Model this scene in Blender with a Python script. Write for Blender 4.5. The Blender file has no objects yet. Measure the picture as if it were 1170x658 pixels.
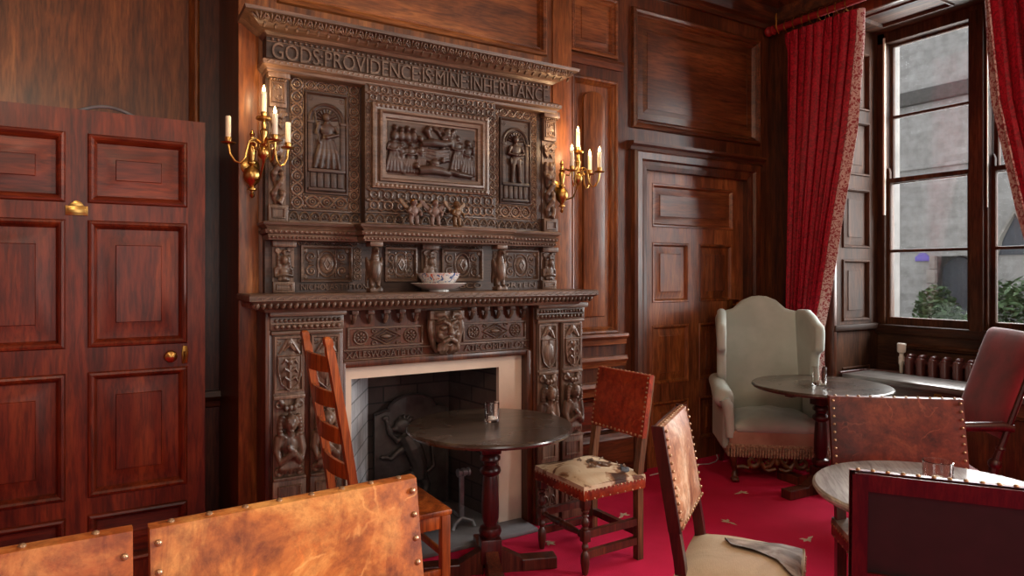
import bpy, bmesh, math, random
from mathutils import Vector, Matrix
random.seed(7)
scene = bpy.context.scene
COL = scene.collection
PI = math.pi
REMESH = []

# ------------------------------------------------------------------ mesh helper
class MB:
    def __init__(s, M=None):
        s.bm = bmesh.new(); s.M = M or Matrix()
    def v(s, p): return s.bm.verts.new(s.M @ Vector(p))
    def f(s, vs):
        try: return s.bm.faces.new(vs)
        except ValueError: return None
    def grid(s, rows, cu=False, cv=False):
        V = [[s.v(p) for p in r] for r in rows]
        n, m = len(V), len(V[0])
        for i in range(n if cv else n-1):
            for j in range(m if cu else m-1):
                s.f([V[i][j], V[i][(j+1) % m], V[(i+1) % n][(j+1) % m], V[(i+1) % n][j]])
        return V
    def box(s, x0, x1, y0, y1, z0, z1, bev=0, seg=2):
        V = [s.v((x, y, z)) for x in (x0, x1) for y in (y0, y1) for z in (z0, z1)]
        F = [s.f([V[i] for i in q]) for q in ((0,1,3,2),(4,6,7,5),(0,4,5,1),(2,3,7,6),(0,2,6,4),(1,5,7,3))]
        if bev:
            E = list({e for fc in F for e in fc.edges})
            bmesh.ops.bevel(s.bm, geom=E, offset=bev, segments=seg, affect='EDGES', profile=0.5)
    def hexa(s, a, b):
        "two quads (4 points each) joined"
        A = [s.v(p) for p in a]; B = [s.v(p) for p in b]
        s.f(A[::-1]); s.f(B)
        for i in range(4): s.f([A[i], A[(i+1) % 4], B[(i+1) % 4], B[i]])
    def tube(s, pts, r, seg=8, closed=False, cap=True, flat=1.0, up=None):
        P = [Vector(p) for p in pts]; n = len(P)
        R = r if isinstance(r, (list, tuple)) else [r]*n
        T = []
        for i in range(n):
            a = P[(i-1) % n] if (closed or i > 0) else P[i]
            b = P[(i+1) % n] if (closed or i < n-1) else P[i]
            t = b-a
            T.append(t.normalized() if t.length > 1e-9 else Vector((0,0,1)))
        if up is not None: N = Vector(up)
        else:
            N = T[0].orthogonal()
        rows = []
        for i in range(n):
            N = (N - T[i]*N.dot(T[i]))
            if N.length < 1e-6: N = T[i].orthogonal()
            N.normalize(); B = T[i].cross(N)
            if up is not None: N2 = Vector(up); N2 = (N2 - T[i]*N2.dot(T[i])); N = N2.normalized() if N2.length > 1e-6 else N; B = T[i].cross(N)
            rows.append([P[i] + (N*math.cos(2*PI*k/seg)*flat + B*math.sin(2*PI*k/seg))*R[i] for k in range(seg)])
        V = s.grid(rows, cu=True, cv=closed)
        if cap and not closed:
            s.f(V[0][::-1]); s.f(V[-1])
    def lathe(s, prof, seg=24, c=(0,0,0), R=None, cap=True):
        R = R or Matrix.Identity(3); c = Vector(c)
        rows = [[c + R @ Vector((r*math.cos(2*PI*k/seg), r*math.sin(2*PI*k/seg), z)) for k in range(seg)] for r, z in prof]
        V = s.grid(rows, cu=True)
        if cap:
            s.f(V[0][::-1]); s.f(V[-1])
    def ell(s, c, r, seg=10, rings=6, R=None):
        if not isinstance(r, (list, tuple)): r = (r, r, r)
        R = R or Matrix.Identity(3); c = Vector(c)
        top = s.v(c + R @ Vector((0,0,r[2]))); bot = s.v(c + R @ Vector((0,0,-r[2])))
        V = []
        for i in range(1, rings):
            a = PI*i/rings
            V.append([s.v(c + R @ Vector((r[0]*math.sin(a)*math.cos(2*PI*k/seg), r[1]*math.sin(a)*math.sin(2*PI*k/seg), r[2]*math.cos(a)))) for k in range(seg)])
        for k in range(seg):
            s.f([top, V[0][k], V[0][(k+1) % seg]])
            s.f([bot, V[-1][(k+1) % seg], V[-1][k]])
            for i in range(len(V)-1):
                s.f([V[i][k], V[i+1][k], V[i+1][(k+1) % seg], V[i][(k+1) % seg]])
    def ringt(s, c, R, r, seg=16, ts=6, sq=1.0):
        "torus lying in the local xy plane"
        s.tube([(c[0]+R*math.cos(2*PI*k/seg), c[1]+R*sq*math.sin(2*PI*k/seg), c[2]) for k in range(seg)], r, ts, closed=True, up=(0,0,1))
    def rings(s, u0, u1, v0, v1, prof, cap=True):
        "concentric rectangular loops: prof = (inset, height)"
        L = []
        for d, w in prof:
            L.append([s.v((u0+d, v0+d, w)), s.v((u1-d, v0+d, w)), s.v((u1-d, v1-d, w)), s.v((u0+d, v1-d, w))])
        for a, b in zip(L, L[1:]):
            for i in range(4): s.f([a[i], a[(i+1) % 4], b[(i+1) % 4], b[i]])
        if cap: s.f(L[-1])
    def prism(s, out, w0, w1, bev=0):
        A = [s.v((p[0], p[1], w0)) for p in out]; B = [s.v((p[0], p[1], w1)) for p in out]
        n = len(out)
        F = [s.f(A[::-1]), s.f(B)]
        for i in range(n): s.f([A[i], A[(i+1) % n], B[(i+1) % n], B[i]])
        if bev and F[1]:
            bmesh.ops.bevel(s.bm, geom=list(F[1].edges), offset=bev, segments=2, affect='EDGES', profile=0.5)
    def sweep(s, prof, path, caps=True, closed=False):
        "profile (out, z) swept along a flat xy path with mitres; out is to the right of travel"
        P = [Vector((p[0], p[1], 0)) for p in path]; n = len(P); rows = []
        for i in range(n):
            d0 = (P[i]-P[(i-1) % n]).normalized() if (i > 0 or closed) else None
            d1 = (P[(i+1) % n]-P[i]).normalized() if (i < n-1 or closed) else None
            d0 = d0 or d1; d1 = d1 or d0
            n0 = Vector((d0.y, -d0.x, 0)); n1 = Vector((d1.y, -d1.x, 0))
            m = (n0+n1); m = m/ max(m.dot(n0), 1e-3) if m.length > 1e-6 else n0
            rows.append([(P[i].x+m.x*o, P[i].y+m.y*o, z) for o, z in prof])
        V = s.grid(rows, cv=closed)
        if caps and not closed:
            s.f(V[0]); s.f(V[-1][::-1])
    def layout(s, u0, u1, v0, v1, holes, w=0.0, side=None):
        "flat face with rectangular holes; side = depth of the outer return"
        us = sorted({round(x, 4) for h in holes for x in h[:2]} | {round(u0, 4), round(u1, 4)})
        vs = sorted({round(x, 4) for h in holes for x in h[2:4]} | {round(v0, 4), round(v1, 4)})
        V = {}
        def g(a, b):
            if (a, b) not in V: V[(a, b)] = s.v((a, b, w))
            return V[(a, b)]
        for a, b in zip(us, us[1:]):
            for c, d in zip(vs, vs[1:]):
                mu, mv = (a+b)/2, (c+d)/2
                if any(h[0] < mu < h[1] and h[2] < mv < h[3] for h in holes): continue
                s.f([g(a, c), g(b, c), g(b, d), g(a, d)])
        if side is not None:
            q = [(u0, v0), (u1, v0), (u1, v1), (u0, v1)]
            A = [s.v((p[0], p[1], w)) for p in q]; B = [s.v((p[0], p[1], side)) for p in q]
            for i in range(4): s.f([A[i], B[i], B[(i+1) % 4], A[(i+1) % 4]])
            s.f(B)
    def text(s, body, u0, u1, v0, v1, w0, w1, bold=0.0):
        cu = bpy.data.curves.new('t', 'FONT'); cu.body = body; cu.extrude = 0.0; cu.offset = bold; cu.resolution_u = 3; cu.fill_mode = 'FRONT'
        o = bpy.data.objects.new('t', cu); COL.objects.link(o)
        dg = bpy.context.evaluated_depsgraph_get()
        me = bpy.data.meshes.new_from_object(o.evaluated_get(dg))
        bpy.data.objects.remove(o); bpy.data.curves.remove(cu)
        xs = [v.co.x for v in me.vertices]; ys = [v.co.y for v in me.vertices]
        a, b, c, d = min(xs), max(xs), min(ys), max(ys)
        def mp(p, w): return (u0+(p.x-a)/(b-a)*(u1-u0), v0+(p.y-c)/(d-c)*(v1-v0), w)
        T = [s.v(mp(v.co, w1)) for v in me.vertices]; Bv = [s.v(mp(v.co, w0)) for v in me.vertices]
        ec = {}
        for p in me.polygons:
            s.f([T[i] for i in p.vertices])
            for k in p.edge_keys: ec[k] = ec.get(k, 0)+1
        for k, n in ec.items():
            if n == 1: s.f([T[k[0]], T[k[1]], Bv[k[1]], Bv[k[0]]])
        bpy.data.meshes.remove(me)
    def build(s, name, mat, parent=None, smooth=True, ang=0.7, remesh=None, rel=False, recalc=True):
        if recalc: bmesh.ops.recalc_face_normals(s.bm, faces=s.bm.faces)
        me = bpy.data.meshes.new(name); s.bm.to_mesh(me); s.bm.free()
        me.materials.append(mat)
        if smooth:
            me.shade_smooth()
            if not remesh: me.set_sharp_from_angle(angle=ang)
        o = bpy.data.objects.new(name, me); COL.objects.link(o)
        if parent is not None:
            o.parent = parent
            if not rel: o.matrix_parent_inverse = abs_inv(parent)
        if remesh:
            m = o.modifiers.new('r', 'REMESH'); m.mode = 'VOXEL'; m.voxel_size = remesh; m.use_smooth_shade = True
            m2 = o.modifiers.new('s', 'SMOOTH'); m2.factor = 0.4; m2.iterations = 2
            REMESH.append(o)
        return o

def world_of(o):
    M = o.matrix_basis.copy()
    return world_of(o.parent) @ o.matrix_parent_inverse @ M if o.parent else M
def abs_inv(o): return world_of(o).inverted()

def tag(o, label=None, cat=None, group=None, kind=None):
    if label: o['label'] = label
    if cat: o['category'] = cat
    if group: o['group'] = group
    if kind: o['kind'] = kind
    return o
def thing(name, label, cat, loc=(0,0,0), rz=0, group=None):
    o = bpy.data.objects.new(name, None); COL.objects.link(o)
    o.empty_display_size = 0.1
    o.location = loc; o.rotation_euler = (0, 0, rz)
    return tag(o, label, cat, group)
def struct(o, label=None):
    o['kind'] = 'structure'
    if label: o['label'] = label
    return o
def dup(o, parent=None):
    c = o.copy(); COL.objects.link(c)
    if parent is not None: c.parent = parent
    for ch in list(o.children): dup(ch, c)
    return c
def WY(Y, x=0, z=0): return Matrix(((1,0,0,x),(0,0,-1,Y),(0,1,0,z),(0,0,0,1)))
def WX(X): return Matrix(((0,0,-1,X),(1,0,0,0),(0,1,0,0),(0,0,0,1)))
def rotz(a): return Matrix.Rotation(a, 3, 'Z')
def subsurf(o, n=1):
    m = o.modifiers.new('ss', 'SUBSURF'); m.levels = n; m.render_levels = n; return o
def bevel(o, w, n=3):
    m = o.modifiers.new('bv', 'BEVEL'); m.width = w; m.segments = n; m.limit_method = 'ANGLE'; m.angle_limit = 0.6; return o

# ------------------------------------------------------------------ materials
def lin(c): return tuple((x/12.92 if x <= .04045 else ((x+.055)/1.055)**2.4) for x in (v/255 for v in c))+(1,)
class NT:
    def __init__(s, name):
        s.m = bpy.data.materials.new(name); s.m.use_nodes = True
        s.t = s.m.node_tree; s.b = s.t.nodes['Principled BSDF']
    def n(s, typ, **k):
        o = s.t.nodes.new(typ)
        for a, b in k.items():
            if a.startswith('i_'): o.inputs[a[2:].replace('_', ' ')].default_value = b
            else: setattr(o, a, b)
        return o
    def l(s, a, b): s.t.links.new(a, b)
    def coords(s, scale=(1,1,1), rnd=True):
        tc = s.n('ShaderNodeTexCoord'); mp = s.n('ShaderNodeMapping')
        mp.inputs['Scale'].default_value = scale
        s.l(tc.outputs['Object'], mp.inputs['Vector'])
        if rnd:
            oi = s.n('ShaderNodeObjectInfo'); mu = s.n('ShaderNodeMath', operation='MULTIPLY'); mu.inputs[1].default_value = 37.0
            s.l(oi.outputs['Random'], mu.inputs[0]); cb = s.n('ShaderNodeCombineXYZ')
            for k in 'XYZ': s.l(mu.outputs[0], cb.inputs[k])
            s.l(cb.outputs[0], mp.inputs['Location'])
        return mp.outputs[0]
    def noise(s, vec, scale, detail=4, rough=.55, dist=0):
        n = s.n('ShaderNodeTexNoise'); n.inputs['Scale'].default_value = scale; n.inputs['Detail'].default_value = detail
        n.inputs['Roughness'].default_value = rough; n.inputs['Distortion'].default_value = dist
        s.l(vec, n.inputs['Vector']); return n.outputs['Fac']
    def ramp(s, fac, stops):
        r = s.n('ShaderNodeValToRGB'); e = r.color_ramp.elements
        while len(e) < len(stops): e.new(.5)
        for i, (p, c) in enumerate(stops):
            e[i].position = p; e[i].color = c if len(c) == 4 else tuple(c)+(1,)
        s.l(fac, r.inputs[0]); return r.outputs[0]
    def mix(s, fac, a, b, mode='MIX'):
        m = s.n('ShaderNodeMix', data_type='RGBA', blend_type=mode)
        for sock, v in ((m.inputs[0], fac), (m.inputs[6], a), (m.inputs[7], b)):
            if hasattr(v, 'is_linked'): s.l(v, sock)
            else: sock.default_value = v
        return m.outputs[2]
    def bump(s, h, strength=.2, dist=.01):
        b = s.n('ShaderNodeBump'); b.inputs['Strength'].default_value = strength; b.inputs['Distance'].default_value = dist
        s.l(h, b.inputs['Height']); s.l(b.outputs[0], s.b.inputs['Normal'])
    def set(s, **k):
        for a, v in k.items():
            sock = s.b.inputs[a.replace('_', ' ')]
            if hasattr(v, 'is_linked'): s.l(v, sock)
            else: sock.default_value = v
        return s.m

def wood(name, dark, mid, light, axis='Z', rough=.38, coat=.25, freq=5.0, bump=.12):
    t = NT(name)
    along, across = .55, freq
    sc = {'X': (along, across, across), 'Y': (across, along, across), 'Z': (across, across, along)}[axis]
    vec = t.coords(sc)
    a = t.noise(vec, 1.3, 6, .6, 1.6)
    col = t.ramp(a, [(.30, lin(dark)), (.5, lin(mid)), (.72, lin(light))])
    fs = tuple(x*7 for x in sc)
    b = t.noise(t.coords(fs), 2.0, 3, .6, .3)
    fine = t.ramp(b, [(.36, (.57,.53,.51,1)), (.60, (1.09,1.07,1.05,1))])
    col = t.mix(1.0, col, fine, 'MULTIPLY')
    c = t.noise(t.coords((1,1,1)), 2.2, 3)
    blot = t.ramp(c, [(.3, (.72,.70,.70,1)), (.65, (1.12,1.1,1.08,1))])
    col = t.mix(1.0, col, blot, 'MULTIPLY')
    t.bump(b, bump, .004)
    r = t.n('ShaderNodeMapRange'); r.inputs['To Min'].default_value = rough-.08; r.inputs['To Max'].default_value = rough+.12
    t.l(c, r.inputs[0])
    return t.set(Base_Color=col, Roughness=r.outputs[0], Coat_Weight=coat, Coat_Roughness=.22)

def plain(name, c, rough=.5, metal=0, coat=0, var=.15, sc=20, bump=0, spec=None):
    t = NT(name); n = t.noise(t.coords(), sc, 4)
    l = lin(c)
    col = t.ramp(n, [(.3, tuple(x*(1-var) for x in l[:3])), (.7, tuple(min(1, x*(1+var)) for x in l[:3]))])
    if bump: t.bump(n, bump, .004)
    m = t.set(Base_Color=col, Roughness=rough, Metallic=metal, Coat_Weight=coat)
    if spec is not None: t.b.inputs['Specular IOR Level'].default_value = spec
    return m

M = {}
OAK = ((74,37,16), (128,72,33), (168,106,54))
M['oakZ'] = wood('oak_upright', *OAK, 'Z', coat=.1); M['oakX'] = wood('oak_level', *OAK, 'X', coat=.1); M['oakY'] = wood('oak_level_side', *OAK, 'Y')
DOK = ((46,22,12), (86,44,22), (116,64,32))
M['darkZ'] = wood('dark_oak_upright', *DOK, 'Z', coat=.1); M['darkX'] = wood('dark_oak_level', *DOK, 'X'); M['darkY'] = wood('dark_oak_level_side', *DOK, 'Y')
RD = ((66,19,8), (114,40,16), (144,62,26))
M['redZ'] = wood('red_oak_upright', *RD, 'Z', rough=.42, coat=.08); M['redX'] = wood('red_oak_level', *RD, 'X', rough=.42, coat=.08)
MD = ((80,42,22), (132,76,42), (168,106,62))
M['panelX'] = wood('brown_oak_level', (62,32,16), (104,58,30), (134,80,44), 'X', rough=.34, coat=.3)
M['midZ'] = wood('mid_oak_upright', *MD, 'Z'); M['midX'] = wood('mid_oak_level', *MD, 'X')
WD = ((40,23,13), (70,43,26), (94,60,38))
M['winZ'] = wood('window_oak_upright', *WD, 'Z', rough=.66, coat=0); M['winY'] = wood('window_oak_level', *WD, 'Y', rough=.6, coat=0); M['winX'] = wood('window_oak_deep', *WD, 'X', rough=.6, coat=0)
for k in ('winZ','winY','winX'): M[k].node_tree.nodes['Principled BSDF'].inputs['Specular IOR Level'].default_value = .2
CV = ((72,54,43), (108,84,68), (142,116,97))
M['carve'] = wood('carved_oak', *CV, 'X', rough=.42, coat=.15, freq=8, bump=.2)
M['ground'] = wood('shade_toned_ground', (44,29,22), (66,45,35), (86,62,48), 'X', rough=.5, coat=.08, freq=8, bump=.2)  # darker copy of carved oak; relief shade put into its colour, beside old patina
M['carveZ'] = wood('carved_oak_upright', *CV, 'Z', rough=.42, coat=.15, freq=8, bump=.2)
CH = ((48,20,14), (84,38,24), (112,58,36))
M['chair'] = wood('chair_wood', *CH, 'Z', rough=.36, coat=.3, freq=9)
M['chair_mid'] = wood('worn_chair_wood', (70,42,24), (112,72,42), (140,96,58), 'Z', rough=.45, coat=.1, freq=9)
M['mahog'] = wood('mahogany', (34,8,7), (66,15,13), (86,27,20), 'Z', rough=.34, coat=.25, freq=9)
M['ladder'] = wood('ladder_wood', (108,48,16), (168,84,32), (192,108,46), 'Z', rough=.4, coat=.2, freq=9)
M['table'] = wood('table_top_wood', (36,28,22), (66,54,44), (88,74,62), 'X', rough=.26, coat=.5, freq=6)
M['table_worn'] = wood('worn_table_top', (124,126,126), (144,146,146), (164,166,166), 'X', rough=.3, coat=.4, freq=6)
M['brass'] = plain('brass', (188,150,86), .28, 1.0, var=.12)
M['brassdk'] = plain('old_brass', (150,108,52), .35, 1.0, var=.2)
M['iron'] = plain('cast_iron', (66,60,58), .5, .4, var=.3, bump=.3)
M['steel'] = plain('wrought_iron', (134,136,140), .42, .6, var=.25)
M['soot'] = plain('sooty_brick', (30,26,24), .9, var=.5, sc=9, bump=.6)
M['candle'] = plain('candle_sleeve', (232,222,200), .5, var=.05)
M['porcelain'] = plain('porcelain', (214,212,206), .15, coat=.6, var=.04)
M['stone'] = plain('surround_stone', (216,194,174), .6, var=.07, sc=6)
M['hearth'] = plain('hearth_slate', (112,110,112), .55, var=.2, sc=6, bump=.2)
M['nail'] = plain('nail_brass', (176,144,112), .34, .75, var=.3, sc=40)
M['white'] = plain('white_paint', (214,208,196), .4, var=.05)
M['radiator'] = plain('radiator_paint', (84,44,40), .35, coat=.3, var=.12)
M['wick'] = plain('wax', (226,222,214), .5, var=.04)
M['pole'] = plain('red_cloth_pole', (140,20,24), .6, var=.15)
M['lining'] = plain('lining', (196,160,156), .8, var=.2, sc=60)
M['cable'] = plain('cable', (206,190,196), .5, var=.05)
M['gild'] = plain('painted_gilt', (100,70,42), .5, .2, var=.45, sc=60)
M['bluegrey'] = plain('painted_grey', (110,88,80), .6, var=.3, sc=60)

def emis(name, c, s):
    t = NT(name); t.set(Base_Color=lin(c), Emission_Color=lin(c), Emission_Strength=s); return t.m
M['flame'] = emis('candle_bulb', (255,214,140), 22)

def carpet():
    t = NT('red_carpet'); a = t.noise(t.coords((1,1,1), False), 2.3, 3); b = t.noise(t.coords((1,1,1), False), 240, 2)
    c = t.ramp(a, [(.3, lin((176,8,50))), (.7, lin((206,18,68)))])
    c = t.mix(1, c, t.ramp(b, [(.3, (.7,.7,.7,1)), (.7, (1.15,1.15,1.15,1))]), 'MULTIPLY')
    t.bump(b, .5, .006)
    t.b.inputs['Sheen Weight'].default_value = .25
    t.b.inputs['Sheen Tint'].default_value = lin((220,90,120))
    t.b.inputs['Specular IOR Level'].default_value = .15
    return t.set(Base_Color=c, Roughness=.95)
M['carpet'] = carpet()

def leather(name, d, m, l, rough=.46):
    t = NT(name); a = t.noise(t.coords((1,1,1)), 5.5, 8, .7, .5); b = t.noise(t.coords((1,1,1)), 60, 4); w = t.noise(t.coords((2.2,2.2,1)), 4, 7, .68, 1.2); q = t.noise(t.coords((1,1,1)), 38, 5, .7)
    c = t.ramp(a, [(.33, lin(d)), (.5, lin(m)), (.64, lin(l))])
    c = t.mix(1, c, t.ramp(w, [(.34, (.55,.44,.42,1)), (.46, (1,1,1,1)), (.60, (1,1,1,1)), (.68, (1.4,1.3,1.15,1))]), 'MULTIPLY')
    c = t.mix(1, c, t.ramp(q, [(.36, (.70,.66,.64,1)), (.56, (1.08,1.08,1.06,1))]), 'MULTIPLY')
    z = t.noise(t.coords((1,1,1)), 1.9, 3)
    wv = t.coords((1,1,1)); nz = t.n('ShaderNodeTexNoise'); nz.inputs['Scale'].default_value = 6; nz.inputs['Detail'].default_value = 5; t.l(wv, nz.inputs['Vector'])
    dv = t.n('ShaderNodeVectorMath', operation='MULTIPLY_ADD'); t.l(nz.outputs['Color'], dv.inputs[0]); dv.inputs[1].default_value = (.22,.22,.22); t.l(wv, dv.inputs[2])
    vo = t.n('ShaderNodeTexVoronoi', feature='DISTANCE_TO_EDGE'); vo.inputs['Scale'].default_value = 3.6; t.l(dv.outputs[0], vo.inputs['Vector'])
    ck = t.ramp(vo.outputs['Distance'], [(.004, (1,1,1,1)), (.014, (0,0,0,1))])
    mk = t.mix(1, ck, t.ramp(w, [(.48, (0,0,0,1)), (.6, (.42,.42,.42,1))]), 'MULTIPLY')
    c = t.mix(1, c, t.ramp(z, [(.42, (1.08,1.06,1.04,1)), (.6, (.74,.56,.54,1))]), 'MULTIPLY')
    c = t.mix(mk, c, lin(tuple(min(255, int(x*1.12)+18) for x in l)))
    t.bump(b, .18, .003)
    return t.set(Base_Color=c, Roughness=rough, Coat_Weight=.06, Coat_Roughness=.35, Specular_IOR_Level=.35)
M['tan'] = leather('tan_leather', (112,54,24), (174,102,44), (204,146,78))
M['redleather'] = leather('red_brown_leather', (88,22,12), (148,50,22), (170,76,36))
M['brownleather'] = leather('brown_leather', (54,18,12), (98,38,22), (122,56,32))
M['paleleather'] = leather('pale_worn_leather', (120,66,40), (168,118,84), (200,176,150))
M['backcloth'] = plain('dark_backing', (30,10,13), .7, var=.3)

def hide(name, stops, sc=6):
    t = NT(name); a = t.noise(t.coords((1,1,1)), sc, 5, .55, 1.4); b = t.noise(t.coords((1,6,1)), 60, 3)
    c = t.ramp(a, [(p, lin(x)) for p, x in stops])
    t.bump(b, .4, .004)
    return t.set(Base_Color=c, Roughness=.6)
M['hide'] = hide('torn_cowhide', [(.40,(70,44,32)), (.44,(150,104,70)), (.48,(214,194,164)), (.60,(204,178,144)), (.63,(120,74,48)), (.70,(60,36,28))], 5)
M['hidegrey'] = hide('grey_cowhide', [(.35,(86,72,64)), (.5,(132,116,104)), (.65,(186,174,160))])
M['canvas'] = hide('cream_seat_cloth', [(.3,(190,172,142)), (.7,(212,196,168))], 4)

def fabric(name, c1, c2, sc=14, rough=.85, sheen=.3):
    t = NT(name); a = t.noise(t.coords((1,1,1)), sc, 4); b = t.noise(t.coords((1,1,1)), 300, 2)
    c = t.ramp(a, [(.35, lin(c1)), (.65, lin(c2))]); t.bump(b, .25, .002)
    t.b.inputs['Sheen Weight'].default_value = sheen
    return t.set(Base_Color=c, Roughness=rough)
M['sage'] = fabric('sage_upholstery', (162,174,166), (186,196,188), 3)
M['pinkrail'] = fabric('faded_pink_cloth', (150,108,92), (176,138,120), 5)
M['fringe'] = fabric('fringe_cloth', (120,82,64), (178,146,120), 70)
M['redvelvet'] = fabric('red_velvet', (104,10,28), (140,28,44), 7, .7, .2)
def damask():
    t = NT('red_damask'); v = t.coords((1,1,1), False)
    vo = t.n('ShaderNodeTexVoronoi'); vo.inputs['Scale'].default_value = 22; t.l(v, vo.inputs['Vector'])
    n = t.noise(v, 30, 4, .6, 2.0)
    c = t.ramp(n, [(.42, lin((120,4,22))), (.5, lin((152,8,32))), (.6, lin((176,18,44)))])
    r = t.n('ShaderNodeMapRange'); r.inputs['To Min'].default_value = .42; r.inputs['To Max'].default_value = .75; t.l(n, r.inputs[0])
    return t.set(Base_Color=c, Roughness=r.outputs[0], Specular_IOR_Level=.3)
M['damask'] = damask()
def lining():
    t = NT('patterned_lining'); v = t.coords((1,1,1), False)
    n = t.noise(v, 26, 3, .5, 2.5)
    return t.set(Base_Color=t.ramp(n, [(.44, lin((150,60,66))), (.52, lin((205,180,174)))]), Roughness=.85)
M['lining'] = lining()
def brickm(name, a, b, mo, sc=1, rough=.9):
    t = NT(name); tc = t.n('ShaderNodeTexCoord'); mp = t.n('ShaderNodeMapping'); t.l(tc.outputs['Object'], mp.inputs['Vector'])
    sx = t.n('ShaderNodeSeparateXYZ'); t.l(mp.outputs[0], sx.inputs[0]); ad = t.n('ShaderNodeMath', operation='ADD'); t.l(sx.outputs[0], ad.inputs[0]); t.l(sx.outputs[1], ad.inputs[1])
    cb = t.n('ShaderNodeCombineXYZ'); t.l(ad.outputs[0], cb.inputs[0]); t.l(sx.outputs[2], cb.inputs[1])
    br = t.n('ShaderNodeTexBrick'); br.inputs['Scale'].default_value = sc
    br.inputs['Color1'].default_value = lin(a); br.inputs['Color2'].default_value = lin(b); br.inputs['Mortar'].default_value = lin(mo)
    br.inputs['Mortar Size'].default_value = .012; br.inputs['Brick Width'].default_value = .5; br.inputs['Row Height'].default_value = .22
    t.l(cb.outputs[0], br.inputs['Vector'])
    n = t.noise(t.coords((1,1,1), False), 3*sc, 6, .65)
    c = t.mix(1, br.outputs['Color'], t.ramp(n, [(.3, (.74,.73,.72,1)), (.7, (1.15,1.15,1.15,1))]), 'MULTIPLY')
    h = t.n('ShaderNodeMath', operation='ADD'); t.l(br.outputs['Fac'], h.inputs[0]); h.inputs[1].default_value = 0
    t.bump(n, .5, .02)
    return t.set(Base_Color=c, Roughness=rough)
M['ashlar'] = brickm('grey_ashlar', (168,166,164), (154,152,150), (158,156,154), 1.9)
M['whitebrick'] = brickm('whitewashed_brick', (196,198,202), (170,172,176), (130,132,134), 2.2)
M['darkbrick'] = brickm('dark_brick', (78,64,58), (54,46,44), (40,36,34), 2.2)
M['gravel'] = plain('gravel', (120,116,108), .95, var=.3, sc=30)
M['leaf'] = plain('leaf_green', (92,116,80), .6, var=.5, sc=14)
M['slategate'] = plain('grey_door_paint', (72,76,84), .6, var=.15)
M['purple'] = plain('purple_sign', (120,104,190), .5, var=.03)
M['china'] = None
def china():
    t = NT('painted_porcelain'); v = t.coords((1,1,1), False)
    n = t.noise(v, 42, 3, .5, 1.5); m = t.noise(v, 26, 2, .5, .5)
    c = t.ramp(n, [(.40, lin((74,92,136))), (.46, lin((208,206,202))), (.58, lin((212,210,206))), (.64, lin((190,96,72)))])
    return t.set(Base_Color=c, Roughness=.15, Coat_Weight=.5)
M['china'] = china()
def clear(name, glossy=.08, tint=(.96,.97,.97,1)):
    m = bpy.data.materials.new(name); m.use_nodes = True; t = m.node_tree; t.nodes.clear()
    o = t.nodes.new('ShaderNodeOutputMaterial'); mx = t.nodes.new('ShaderNodeMixShader')
    tr = t.nodes.new('ShaderNodeBsdfTransparent'); tr.inputs[0].default_value = tint
    gl = t.nodes.new('ShaderNodeBsdfGlossy'); gl.inputs['Roughness'].default_value = .03
    mx.inputs[0].default_value = glossy
    t.links.new(tr.outputs[0], mx.inputs[1]); t.links.new(gl.outputs[0], mx.inputs[2]); t.links.new(mx.outputs[0], o.inputs[0])
    return m
M['pane'] = clear('window_glass', .035, (.92,.93,.93,1))
t = NT('drinking_glass'); t.set(Base_Color=(1,1,1,1), Roughness=.02, Transmission_Weight=1.0, IOR=1.45); M['glass'] = t.m
# ------------------------------------------------------------------ the room
ZC = 3.95
YB, YC, YA, XR, XL = 3.84, 3.55, 4.2, 5.03, -2.6       # right-hand panelling, chimney breast, alcove, window wall, far left wall
BX0, BX1 = .559, 2.599
MOULD = [(0,0),(.004,.018),(.014,.026),(.026,.022),(.034,.008),(.040,.012),(.048,.004),(.056,-.012)]
FIELD = [(.056,-.012),(.062,-.012),(.105,-.002),(.108,.003)]
def panel(Mx, r, mat, parent, name='panel', prof=None, s=1.0):
    mb = MB(Mx); p = prof or (MOULD + FIELD[1:])
    mb.rings(*r, [(d*s, w) for d, w in p])
    return struct(mb.build(name, mat, parent, ang=.35))
def wall(name, Mx, u0, u1, v0, v1, holes, mat, thick=.12):
    mb = MB(Mx); mb.layout(u0, u1, v0, v1, holes, 0.0)
    mb.layout(u0, u1, v0, v1, [h for h in holes if len(h) > 4], -thick)
    return struct(mb.build(name, mat, None, smooth=False))
# floor
mb = MB(); mb.box(XL, 5.75, -2.2, 4.4, -.06, 0)
floor = struct(mb.build('floor', M['carpet'], smooth=False), 'crimson fitted carpet')
def sprig(x, y, a, s=1):
    mb = MB(Matrix.Translation((x, y, .0005)) @ Matrix.Rotation(a, 4, 'Z') @ Matrix.Scale(.85, 4))
    for ang, l in ((0,.06),(.85,.05),(-.9,.05),(3.0,.08),(2.3,.03),(1.7,.03)):
        c, q = math.cos(ang), math.sin(ang); w = .012
        mb.prism([(0,0),(c*l*.5-q*w, q*l*.5+c*w),(c*l, q*l),(c*l*.5+q*w, q*l*.5-c*w)], 0, .0015)
    return struct(mb.build('carpet_sprig', M['canvas'], floor), 'pale woven sprig')
for i, (x, y) in enumerate([(3.728,3.109),(3.22,2.79),(3.389,2.375),(2.108,3.093),(2.75,3.2),(2.62,2.3),(4.6,2.3),(1.3,2.0),(1.9,2.2),(.6,2.5)]):
    sprig(x, y, i*1.7)
# ceiling
mb = MB(); mb.box(XL, 5.1, -2.2, 4.4, ZC, ZC+.06)
struct(mb.build('ceiling', plain('ceiling_paint', (150,128,106), .8, var=.04), smooth=False))
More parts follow.
